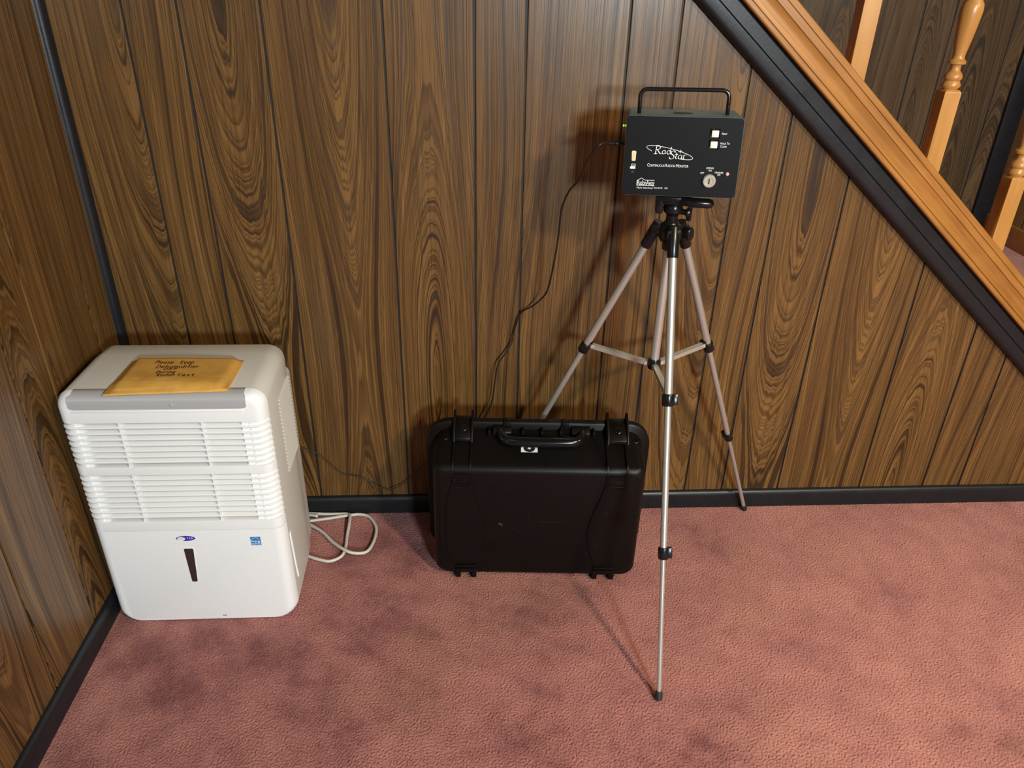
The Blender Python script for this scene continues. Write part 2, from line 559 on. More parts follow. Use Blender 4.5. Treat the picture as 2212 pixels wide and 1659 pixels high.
# baseboards and corner strip
prof = [(0.0, 0.0), (-0.0125, 0.0), (-0.0127, 0.038), (-0.0115, 0.046), (-0.008, 0.0505), (-0.004, 0.0518), (0.0, 0.0518)]
bb = MB().loft([[V((x, y, z)) for y, z in prof] for x in (0.0127, 0.9, 1.8, 2.60)]).build('baseboard_back', BLACKP)
tag(bb, 'black painted rounded baseboard along the back wall', kind='structure')
bb = MB().loft([[V((-y, x, z)) for y, z in prof] for x in (0.0, -0.8, -1.6, -2.345)]).build('baseboard_left', BLACKP)
tag(bb, 'black painted rounded baseboard along the left wall', kind='structure')
arc = [(0.0, 0.0), (0.0155, 0.0)] + [(0.0155 - 0.012 * (1 - math.cos(a)) - 0.001, -0.004 - 0.013 * math.sin(a)) for a in [PI / 2 * k / 8 for k in range(9)]] + [(0.0, -0.0185)]
ct = MB().loft([[V((x, y, z)) for x, y in arc] for z in (0.052, 1.2, 2.28)]).build('trim_1', BLACKP)
tag(ct, 'black corner moulding between the left and back walls', kind='structure')

# stairwell: far wall, right wall, landing
YF = 0.905
XR = 2.61
FGX = [1.1338, 1.337, 1.54, 1.6415, 1.794, 2.0225, 2.2003, 2.3012, 2.4988, 2.61]
wall_far = MB().box(1.1338, XR, YF + 0.0036, YF + 0.016, 0.3, 2.4).build('wall_stair', GROOVE, smooth=False)
tag(wall_far, 'greyish grooved panelling, dimness put into its colour, on the far side of the stairwell', kind='structure')
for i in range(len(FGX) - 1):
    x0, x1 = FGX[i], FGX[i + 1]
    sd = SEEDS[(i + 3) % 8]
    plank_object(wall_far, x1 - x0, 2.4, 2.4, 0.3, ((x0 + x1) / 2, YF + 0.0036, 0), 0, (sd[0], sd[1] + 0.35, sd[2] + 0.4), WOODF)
wall_right = MB().box(XR + 0.0036, XR + 0.016, 0.0, YF + 0.016, 0.0, 2.4).build('wall_right', GROOVE, smooth=False)
tag(wall_right, 'light brown panelling at the foot of the stairs', kind='structure')
RY = [0.0, 0.20, 0.42, 0.62, 0.722, YF]
for i in range(len(RY) - 1):
    sd = SEEDS[(i + 2) % 8]
    plank_object(wall_right, RY[i + 1] - RY[i], 2.4, 2.4, 0.0, (XR + 0.0036, (RY[i] + RY[i + 1]) / 2, 0), -PI / 2, (sd[0], sd[1] + 0.15, sd[2] + 0.3), WOODR)
wall_corner = MB().box(XR + 0.0036, 4.2, 0.0036, 0.016, 0.0, 2.28).build('wall_corner', GROOVE, smooth=False)
tag(wall_corner, 'dark rosewood grooved panelling right of the staircase', kind='structure')
EX = [XR + 0.0036, 2.79, 2.892, 3.095, 3.197, 3.349, 3.451, 3.603, 3.832, 4.01, 4.11, 4.2]
for i in range(len(EX) - 1):
    plank_object(wall_corner, EX[i + 1] - EX[i], 2.28, 2.28, 0.0, ((EX[i] + EX[i + 1]) / 2, 0.0036, 0), 0, SEEDS[(i + 2) % 8], WOOD)
tr = MB().box(2.550, 2.609, YF - 0.014, YF, 0.475, 2.4).build('trim_2', BLACKP, bevel=0.002)
tag(tr, 'black board trim in the stairwell corner', kind='structure')
bbr = MB().box(XR - 0.012, XR, 0.05, YF - 0.014, 0.475, 0.545).build('baseboard_right', OAK, bevel=0.003)
tag(bbr, 'brown wooden baseboard at the foot of the stairs', kind='structure')

# ================================================================== STAIRCASE
stair = thing('staircase', 'staircase with oak rail, turned oak balusters and black painted stringer along the back wall', 'staircase', (0, 0, 0))
DX, DZ, NX, NZ = 0.7552, -0.6555, 0.6555, 0.7552


def S(u, w, y):
    return V((u * DX + w * NX, y, u * DZ + w * NZ))


U0, U1 = -0.92, 1.80
W0 = 1.7393


def slope_profile(name, prof, mat, parent, u0=U0, u1=U1, angle=30):
    us = [u0 + (u1 - u0) * k / 6 for k in range(7)]
    return MB().loft([[S(u, w, y) for w, y in prof] for u in us]).build(name, mat, parent, angle=angle)


low = [(W0, 0.012), (W0, -0.013), (W0 + 0.002, -0.018), (W0 + 0.006, -0.0215), (W0 + 0.012, -0.023), (W0 + 0.0285, -0.023), (W0 + 0.0300, -0.0205), (W0 + 0.0300, 0.012)]
slope_profile('stringer', low, BLACKP, stair)
upb = [(W0 + 0.0300, 0.012), (W0 + 0.0300, -0.0185), (W0 + 0.0315, -0.0210), (W0 + 0.054, -0.0210), (W0 + 0.060, -0.0165), (W0 + 0.068, -0.0165), (W0 + 0.068, 0.012)]
slope_profile('stringer_moulding', upb, BLACKP, stair)
O0, OW = 1.7985, 0.0712
cov = [(0.0, -0.006), (0.0, -0.030), (0.02, -0.0325), (0.05, -0.0335), (0.145, -0.0335), (0.160, -0.0310), (0.175, -0.0332)]
cov += [(0.175 + 0.41 * k / 10, -0.0332 + 0.0042 * math.sin(PI * k / 10)) for k in range(1, 10)]
cov += [(0.585, -0.0332), (0.60, -0.0308), (0.615, -0.0332), (0.795, -0.0332), (0.81, -0.0312), (0.825, -0.0332), (0.97, -0.0325), (1.0, -0.0300), (1.0, -0.006)]
slope_profile('rail_casing', [(O0 + OW * a, y) for a, y in cov], OAK_S, stair, angle=25)
slope_profile('base_rail', [(O0 + 0.006, -0.006), (O0 + OW - 0.003, -0.006), (O0 + OW - 0.003, 0.052), (O0 + 0.006, 0.052)], OAK_S, stair)
slope_profile('inner_stringer', [(W0 - 0.16, 0.016), (O0 + 0.006, 0.016), (O0 + 0.006, 0.05), (W0 - 0.16, 0.05)], BLACKP, stair)


def rail_top_z(x):
    return (O0 + OW - 0.004 - x * NX) / NZ


for xc in (1.594, 1.8075, 2.0145):
    hw = 0.0178
    yc = 0.0178
    zt = rail_top_z(xc) + 0.168
    b = MB()
    ring0 = [V((xc - hw, yc - hw, rail_top_z(xc - hw) - 0.002)), V((xc + hw, yc - hw, rail_top_z(xc + hw) - 0.002)),
             V((xc + hw, yc + hw, rail_top_z(xc + hw) - 0.002)), V((xc - hw, yc + hw, rail_top_z(xc - hw) - 0.002))]
    ring1 = [V((p.x, p.y, zt - 0.004)) for p in ring0]
    ring2 = [V((xc + (p.x - xc) * 0.80, yc + (p.y - yc) * 0.80, zt + 0.001)) for p in ring0]
    b.loft([ring0, ring1, ring2])
    bo = b.build('baluster', OAK, stair, bevel=0.0006, segs=1)
    pr = [(0.014, 0.0), (0.0150, 0.003), (0.0185, 0.006), (0.0188, 0.011), (0.0160, 0.0165), (0.0150, 0.0185), (0.0180, 0.022), (0.0183, 0.027), (0.0150, 0.033), (0.0105, 0.038),
          (0.0095, 0.044), (0.0105, 0.049), (0.0170, 0.051), (0.0173, 0.056), (0.0125, 0.060), (0.0115, 0.066), (0.0128, 0.075), (0.0160, 0.095), (0.0190, 0.120), (0.0212, 0.142), (0.0216, 0.152),
          (0.0200, 0.162), (0.0155, 0.169), (0.0150, 0.171), (0.0185, 0.173), (0.0188, 0.178), (0.0140, 0.182), (0.0120, 0.190), (0.0125, 0.205), (0.0150, 0.250), (0.0170, 0.300), (0.0150, 0.380), (0.0120, 0.480), (0.0110, 0.560)]
    MB().lathe(pr, (xc, yc, zt), seg=28).build('turned_spindle', OAK, bo, angle=50)

# carpeted treads behind the stringer and the landing at the foot
tr0 = []
for k in range(4):
    z = 0.475 + 0.197 * (k + 1)
    x = 2.05 - 0.2275 * k
    MB().box(x - 0.25, x, 0.05, YF, z - 0.03, z).build('tread', CARPET, stair, bevel=0.008)
    MB().box(x - 0.02, x - 0.012, 0.05, YF, z - 0.197, z - 0.03).build('riser', CARPET, stair)
MB().box(2.03, XR - 0.0005, 0.05, YF - 0.0005, 0.44, 0.475).build('landing', CARPET, stair)

# ================================================================== LETTERING HELPERS
_txt_cache = {}


def text_mesh(txt, shear=0.0, thick=0.0, spacing=1.0):
    key = (txt, shear, thick, spacing)
    if key in _txt_cache:
        return _txt_cache[key]
    cu = bpy.data.curves.new('lettering_curve', 'FONT')
    cu.body = txt
    cu.size = 1.0
    cu.shear = shear
    cu.offset = thick
    cu.space_character = spacing
    cu.resolution_u = 3
    o = bpy.data.objects.new('lettering_curve', cu)
    COL.objects.link(o)
    dg = bpy.context.evaluated_depsgraph_get()
    mm = bpy.data.meshes.new_from_object(o.evaluated_get(dg))
    vs = [tuple(v.co) for v in mm.vertices]
    fs = [tuple(p.vertices) for p in mm.polygons]
    bpy.data.objects.remove(o)
    bpy.data.meshes.remove(mm)
    _txt_cache[key] = (vs, fs)
    return vs, fs


def put_text(mb, txt, x, y, width, f, height=None, shear=0.0, thick=0.0, spacing=1.0):
    """flat print: text starting at x with its baseline at y, `width` long (2D), mapped by f(a, b) -> 3D"""
    vs, fs = text_mesh(txt, shear, thick, spacing)
    x0 = min(v[0] for v in vs)
    x1 = max(v[0] for v in vs)
    k = width / (x1 - x0)
    ky = k if height is None else height / max(v[1] for v in vs)
    mb.add([f(x + (v[0] - x0) * k, y + v[1] * ky) for v in vs], fs)


def small_caps(mb, words, x, y, width, cap, f, thick=0.0):
    """words in small capitals: first letter large, the rest smaller"""
    parts = []
    tot = 0.0
    for w in words:
        for s_, k in ((w[0], 1.0), (w[1:], 0.78)):
            if not s_:
                continue
            vs, fs = text_mesh(s_.upper(), 0, thick)
            x0 = min(v[0] for v in vs)
            x1 = max(v[0] for v in vs)
            parts.append((vs, fs, x0, x1, k, tot))
            tot += (x1 - x0 + 0.06) * k
        tot += 0.26
    tot -= 0.26
    k0 = width / tot
    ky = cap / 0.70
    for vs, fs, x0, x1, k, off in parts:
        mb.add([f(x + (off + (v[0] - x0) * k) * k0, y + v[1] * k * ky) for v in vs], fs)


def stroke(mb, pts, f, wd, nib=None):
    """a pen stroke as a flat ribbon; nib=(dx, dy) makes it calligraphic"""
    n = len(pts)
    L, Rr = [], []
    for i, (x, y) in enumerate(pts):
        if nib:
            dx, dy = nib
            a = pts[min(i + 1, n - 1)]
            b = pts[max(i - 1, 0)]
            tx, ty = a[0] - b[0], a[1] - b[1]
            l = math.hypot(tx, ty) or 1
            px, py = -ty / l, tx / l
            sgn = 1 if px * dx + py * dy >= 0 else -1
            ox, oy = sgn * dx / 2 + px * wd / 2, sgn * dy / 2 + py * wd / 2
        else:
            a = pts[min(i + 1, n - 1)]
            b = pts[max(i - 1, 0)]
            tx, ty = a[0] - b[0], a[1] - b[1]
            l = math.hypot(tx, ty) or 1
            ox, oy = -ty / l * wd / 2, tx / l * wd / 2
        L.append(f(x + ox, y + oy))
        Rr.append(f(x - ox, y - oy))
    mb.add(L + Rr, [(i, i + 1, n + i + 1, n + i) for i in range(n - 1)])


def arcpts(cx, cy, rx, ry, a0, a1, n=14, rot=0.0):
    out = []
    for k in range(n + 1):
        a = math.radians(a0 + (a1 - a0) * k / n)
        x, y = rx * math.cos(a), ry * math.sin(a)
        c, s = math.cos(rot), math.sin(rot)
        out.append((cx + x * c - y * s, cy + x * s + y * c))
    return out


def plate(mb, pts, f, d0, d1):
    mb.loft([[f(a, b, d0) for a, b in pts], [f(a, b, d1) for a, b in pts]])


# ================================================================== DEHUMIDIFIER
DO = V((0.2185, -0.24, 0.0))
deh = thing('dehumidifier', 'white dehumidifier with louvred front standing in the left corner on pink carpet', 'dehumidifier', DO)
HW = 0.1935
YS, YFR, RC = -0.111, -0.133, 0.022


def plan(inset=0.0, x0=None, x1=None, yb=YS, n=8):
    """plan outline of the front: rounded vertical corners"""
    h = HW - inset
    yf = YFR + inset
    r = RC
    pts = [(-h + r - r * math.cos(a), yf + r - r * math.sin(a)) for a in [PI / 2 * k / n for k in range(n + 1)]]
    pts += [(-x, y) for x, y in reversed(pts)]
    pts = [(x, min(y, yb)) for x, y in pts]
    if x0 is not None or x1 is not None:
        lo = -9 if x0 is None else x0
        hi = 9 if x1 is None else x1
        pts = [(min(max(x, lo), hi), y) for x, y in pts]
    return pts + [(pts[-1][0], yb + 0.004), (pts[0][0], yb + 0.004)]


def plan_prism(mb, pts, z0, z1, e=0.0):
    if e:
        c = V((0, -0.1))
        rings = []
        for z, k in ((z0, e), (z0 + e, 0), (z1 - e, 0), (z1, e)):
            rings.append([V((x * (1 - k / HW), y + k, z)) for x, y in pts])
        mb.loft(rings)
    else:
        mb.loft([[V((x, y, z)) for x, y in pts] for z in (z0, z1)])
    return mb


# main shell with rounded upper edges, slightly narrowing to the rear
rings = []
for y, ins in ((YS + 0.0012, 0.004), (YS + 0.0012, 0.0006), (YS + 0.003, 0.0), (0.030, 0.0), (0.078, 0.002), (0.083, 0.004), (0.085, 0.009)):
    h = HW - 0.001 - max(0, (y - YS)) * 0.020
    rings.append([V((x, y, z)) for x, z in rrect(-h + ins, h - ins, 0.014 + ins * 0.5, 0.575 - ins, 0.030, 0.016)])
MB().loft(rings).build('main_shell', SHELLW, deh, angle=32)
# rear housing, lower and behind
rings = []
for y, ins in ((0.080, 0.0), (0.118, 0.0), (0.125, 0.003), (0.128, 0.010)):
    rings.append([V((x, y, z)) for x, z in rrect(-0.183 + ins, 0.183 - ins, 0.022 + ins, 0.503 - ins, 0.018, 0.018)])
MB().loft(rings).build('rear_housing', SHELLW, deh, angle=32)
# side louvres on the right flank
for k in range(20):
    z = 0.502 - 0.0092 * k
    y0 = -0.031
    xs = HW - 0.001 - (0.03 - YS) * 0.02 - 0.0012
    MB().loft([[V((xs, y, z - 0.0028)), V((xs + 0.0050, y, z - 0.0030)), V((xs + 0.0054, y, z - 0.0018)), V((xs, y, z + 0.0016))] for y in (y0, 0.070)]).build('side_louvre', SHELLW, deh, angle=60)
# top cap of the front panel
fp = bpy.data.objects.new('front_panel', None)
INS = [(YS, 0.0), (-0.118, 0.0018), (-0.124, 0.0048), (-0.129, 0.0095), (-0.132, 0.0155), (YFR, 0.0220)]


def front_block(name, z0, z1, rt, rb, top, bottom, mat, parent):
    rings = []
    for y, ins in INS:
        it = ins * 0.72 if top else 0.0
        ib = 0.0
        h = HW - ins
        rings.append([V((x, y, z)) for x, z in rrect(-h, h, z0 + ib, z1 - it, max(rt - ins * 0.3, 0.0008), max(rb - ins * 0.3, 0.0008), 8)])
    return MB().loft(rings).build(name, mat, parent, angle=28)


front = front_block('front_panel', 0.5135, 0.575, 0.030, 0.001, True, False, WHITE, deh)
front_block('mid_bar', 0.3930, 0.4120, 0.001, 0.001, False, False, WHITE, front)
front_block('lower_bar', 0.2535, 0.2766, 0.001, 0.001, False, False, WHITE, front)
bucket = front_block('water_bucket', 0.002, 0.2515, 0.001, 0.034, False, True, WHITE, deh)
# recessed filter and end blocks, then every slat
MB().box(-0.153, 0.144, -0.1165, -0.110, 0.2760, 0.5140).build('filter', FILTER, front, smooth=False)
for kw in (dict(x1=-0.1525), dict(x0=0.1432)):
    plan_prism(MB(), plan(0.0045, **kw), 0.2760, 0.5140).build('grille_end', WHITE, front)
for xr in (-0.1665, 0.1605):
    MB().box(xr - 0.0022, xr + 0.0022, -0.1300, -0.118, 0.2760, 0.5140).build('grille_end_rib', WHITE, front, smooth=False)
slat_z = [0.5135 - 0.0132 * k - 0.0094 for k in range(7)] + [0.3930 - 0.0134 * k - 0.0094 for k in range(8)]
slat_me = None
for z in slat_z:
    if slat_me is None:
        mb = MB()
        plan_prism(mb, plan(0.0), -0.0038, 0.0, 0.0009)
        so = mb.build('slat', WHITE, front, angle=40)
        slat_me = so.data
    else:
        so = bpy.data.objects.new('slat', slat_me)
        COL.objects.link(so)
        so.parent = front
    so.location = (0, 0, z)
for xd in (-0.0832, 0.0703):
    for z0, z1 in ((0.4115, 0.5140), (0.2760, 0.3935)):
        MB().box(xd - 0.0018, xd + 0.0018, -0.1318, -0.118, z0, z1).build('divider', WHITE, front, smooth=False)
# silver control panel wrapping over the front top edge
cs = [(-0.1105, 0.5756, 0.0), (-0.1180, 0.5745, 0.0), (-0.1245, 0.5722, 0.0), (-0.1298, 0.5688, 0.0), (-0.1330, 0.5640, 0.0), (-0.1341, 0.5595, 0.0), (-0.1341, 0.5480, 0.0), (-0.1341, 0.5445, 0.004), (-0.1341, 0.5437, 0.010)]
ou = [[V((x, y, z)) for y, z, i in cs for x in ()] for _ in ()]
mb = MB()
rows = []
for y, z, i in cs:
    rows.append((V((-0.1665 + i + (0.007 if z > 0.570 else 0), y, z)), V((0.1593 - i - (0.003 if z > 0.570 else 0), y, z)), V((0.1593 - i - 0.003, y + 0.004, z - 0.003)), V((-0.1665 + i + 0.007, y + 0.004, z - 0.003))))
mb.loft([list(r) for r in rows])
cp = mb.build('control_panel', SILVER, deh, angle=50)
MB().box(-0.162, 0.152, -0.1352, -0.130, 0.5372, 0.5425).build('panel_lip', WHITE, front, bevel=0.0015)
MB().lathe([(0.0045, 0), (0.0042, 0.0006), (0.0025, 0.0011), (0.0, 0.0012)], (0.022, -0.1339, 0.5525), (0, -1, 0), 18).build('power_button', SILVER, cp)
# bucket details: level window, logo, energy label, side grip, drain mark


def DF(a, b, d=0.0):
    return V((a, YFR - d, b))


def wedge(g):
    return [(-0.0192 - g, 0.2026), (-0.0172 - g * .4, 0.2046 + g), (-0.0020, 0.2046 + g), (0.0001 + g, 0.2026), (-0.0062 + g, 0.1150), (-0.0078, 0.1130 - g), (-0.0158, 0.1130 - g), (-0.0178 - g, 0.1150)]


mb = MB()
plate(mb, wedge(0.0013), DF, -0.001, 0.0006)
mb.build('window_rim', WHITE, bucket)
mb = MB()
plate(mb, wedge(0.0), DF, -0.001, 0.0011)
mb.build('level_window', DARKGL, bucket)
mb = MB()
plate(mb, arcpts(-0.0105, 0.2316, 0.0196, 0.0064, 0, 350, 34), DF, -0.001, 0.0004)
logo = mb.build('logo_badge', BLUE, bucket, smooth=False)
mb = MB()
plate(mb, arcpts(-0.0195, 0.2308, 0.0084, 0.0046, 0, 350, 28), DF, 0.0, 0.0007)
put_text(mb, 'TER', -0.0078, 0.2300, 0.0125, lambda a, b: DF(a, b, 0.0009), spacing=1.25)
mb.build('logo_print', PRINTW, bucket, smooth=False)
mb = MB()
put_text(mb, 'WHYN', -0.0262, 0.2295, 0.0140, lambda a, b: DF(a, b, 0.0011), 0.0030, spacing=1.25)
mb.build('logo_letters', BLUE, bucket, smooth=False)
# blue energy label
mb = MB()
plate(mb, [(0.1204, 0.2095), (0.1412, 0.2095), (0.1412, 0.2322), (0.1204, 0.2322)], DF, -0.001, 0.0003)
mb.build('energy_label', SKYBLUE, bucket, smooth=False)
mb = MB()
fE = lambda a, b: DF(a, b, 0.0006)
stroke(mb, arcpts(0.1306, 0.2195, 0.0088, 0.0105, 20, 165, 18), fE, 0.0006)
put_text(mb, 'energy', 0.1213, 0.2186, 0.0125, fE, 0.0040, shear=0.35)
st = []
for k in range(10):
    a = PI / 2 + k * PI / 5
    rr_ = 0.0037 if k % 2 == 0 else 0.0015
    st.append((0.1370 + rr_ * math.cos(a), 0.2188 + rr_ * math.sin(a)))
mb.add([fE(*p) for p in st], [tuple(range(10))])
put_text(mb, 'ENERGY STAR', 0.1212, 0.2106, 0.0190, fE, 0.0022)
mb.add([fE(a, b) for a, b in ((0.1204, 0.2140), (0.1412, 0.2140), (0.1412, 0.2147), (0.1204, 0.2147))], [(0, 1, 2, 3)])
mb.build('energy_print', PRINTW, bucket, smooth=False)
MB().loft([[V((HW - 0.0026, y - 0.006, z)), V((HW + 0.0012, y - 0.004, z)), V((HW + 0.0012, y + 0.002, z)), V((HW - 0.0026, y + 0.004, z))] for y, z in ((-0.094, 0.212), (-0.094, 0.205), (-0.086, 0.112), (-0.080, 0.075))]).build('side_grip', WHITE, bucket, angle=50)
MB().box(0.030, 0.039, YFR - 0.0004, YFR + 0.004, 0.0105, 0.0120).build('foot_mark', BLUE, bucket, smooth=False)
for x in (-0.15, 0.15):
    for y in (-0.085, 0.07):
        MB().cyl((x - 0.01, y, 0.011), (x + 0.01, y, 0.011), 0.011, seg=16).build('caster', TBLK, deh)
# grey flex lying in two loops beside it
LP = [(0.40, -0.035, 0.012), (0.3638, -0.0185, 0.008), (0.42, -0.0195, 0.006), (0.4529, -0.0200, 0.006), (0.4753, -0.0230, 0.008), (0.4838, -0.0380, 0.013), (0.4858, -0.075, 0.012), (0.4850, -0.1111, 0.006), (0.4868, -0.1507, 0.006), (0.4813, -0.1829, 0.006), (0.4563, -0.1994, 0.0055), (0.4281, -0.1928, 0.0055), (0.3952, -0.1773, 0.0055), (0.360, -0.155, 0.0055), (0.335, -0.120, 0.0055), (0.345, -0.085, 0.006),
      (0.366, -0.065, 0.007), (0.3788, -0.0626, 0.008), (0.3923, -0.0694, 0.008), (0.4231, -0.0957, 0.008), (0.4531, -0.1337, 0.009), (0.4880, -0.1706, 0.0145), (0.5129, -0.1801, 0.012), (0.5395, -0.1722, 0.008), (0.5522, -0.1428, 0.007), (0.5569, -0.0998, 0.006), (0.5517, -0.0678, 0.006), (0.5326, -0.0344, 0.006), (0.5082, -0.0235, 0.006), (0.4855, -0.0264, 0.007), (0.4651, -0.0308, 0.0075), (0.4285, -0.038, 0.0065), (0.3741, -0.0479, 0.006), (0.33, -0.06, 0.006)]
MB().tube([p - DO for p in smooth_path(LP, 6)], 0.0040, 12).build('power_cord', CORDG, deh, angle=180)

# ================================================================== ENVELOPE on top of the dehumidifier
EZ = 0.5752
C4 = [V((0.1240, -0.3765)), V((0.3450, -0.3640)), V((0.3460, -0.2415)), V((0.1262, -0.2390))]   # FL FR RR RL


def env_xy(u, v):
    a = C4[0].lerp(C4[1], u)
    b = C4[3].lerp(C4[2], u)
    return a.lerp(b, v)


NU, NV = 44, 28
top = []
bot = []
rnd = random.Random(3)
bumps = [(rnd.random(), rnd.random() * 0.35, rnd.uniform(-1, 1), rnd.uniform(0.04, 0.12)) for _ in range(22)]
for j in range(NV + 1):
    for i in range(NU + 1):
        u, v = i / NU, j / NV
        p = env_xy(u, v)
        e1 = min(1, u / 0.10) * min(1, (1 - u) / 0.08)
        e2 = min(1, v / 0.07) * min(1, (1 - v) / 0.07)
        sm = lambda t: t * t * (3 - 2 * t)
        puff = 0.0115 * sm(e1) * sm(e2)
        puff *= 0.72 + 0.28 * math.cos((u - 0.4) * 2.4)
        fold = 0.285 - 0.16 * u
        if v < fold:
            puff *= 0.40 + 0.60 * (v / fold)
        puff -= 0.0012 * math.exp(-((v - fold) / 0.018) ** 2) * sm(e1)
        for bx, by, ba, bs in bumps:
            puff += 0.0007 * ba * math.exp(-(((u - bx) * 1.8) ** 2 + ((v - by) * 1.0) ** 2) / bs ** 2) * sm(e1) * sm(e2)
        if u > 0.86 and v < 0.30:
            puff += 0.0035 * (u - 0.86) / 0.14 * (0.30 - v) / 0.30
        top.append(V((p.x, p.y, EZ + 0.0012 + puff + 0.0020 * (1 - v))))
        bot.append(V((p.x, p.y, EZ + 0.0002 + 0.0006 * 0)))
n1 = NU + 1
fs = []
NB = len(top)
for j in range(NV):
    for i in range(NU):
        a = j * n1 + i
        fs.append((a, a + 1, a + n1 + 1, a + n1))
        fs.append((NB + a, NB + a + n1, NB + a + n1 + 1, NB + a + 1))
per = [i for i in range(NU + 1)] + [j * n1 + NU for j in range(1, NV + 1)] + [NV * n1 + i for i in range(NU - 1, -1, -1)] + [j * n1 for j in range(NV - 1, 0, -1)]
for k in range(len(per)):
    a, b = per[k], per[(k + 1) % len(per)]
    fs.append((a, NB + a, NB + b, b))
KRAFT = newmat('kraft_paper', (0.55, 0.28, 0.055), 0.62, spec=0.35)
_t = NT(KRAFT)
_co = obj_coord(_t)
_t.base(_t.ramp(_t.noise(_co, 26.0, 4.0, 0.6), [(0.3, (0.56, 0.29, 0.055)), (0.7, (0.68, 0.38, 0.085))]))
_t.bump(_t.noise(_co, 120.0, 4.0, 0.6), 0.18, 0.001)
env = MB().add(top + bot, fs).build('envelope', KRAFT, None, angle=70)
tag(env, 'padded yellow kraft envelope with a handwritten note on top of the dehumidifier', 'envelope')
# flap
mb = MB()
strip = []
for i in range(NU + 1):
    for kv in (0.005, 0.5, 0.95):
        u = i / NU
        v = kv * (0.285 - 0.16 * u)
        j = v * NV
        j0 = min(int(j), NV - 1)
        t_ = j - j0
        strip.append(top[j0 * n1 + i].lerp(top[(j0 + 1) * n1 + i], t_) + V((0, 0, 0.0008)))
mb.add(strip, [(3 * i + k, 3 * i + 3 + k, 3 * i + 4 + k, 3 * i + 1 + k) for i in range(NU) for k in range(2)])
mb.build('envelope_flap', KRAFT, env, angle=70)


def env_map(a, b):
    """a, b in 0..1 on the envelope -> point just above the paper"""
    i = min(max(a, 0), 0.9999) * NU
    j = min(max(b, 0), 0.9999) * NV
    i0, j0 = int(i), int(j)
    fi, fj = i - i0, j - j0
    p = top[j0 * n1 + i0].lerp(top[j0 * n1 + i0 + 1], fi).lerp(top[(j0 + 1) * n1 + i0].lerp(top[(j0 + 1) * n1 + i0 + 1], fi), fj)
    return p + V((0, 0, 0.0007))


# single-stroke handwriting; glyphs on a unit x-height grid (cap height 1.6)
def A_(cx, cy, rx, ry, a0, a1, n=12):
    return arcpts(cx, cy, rx, ry, a0, a1, n)


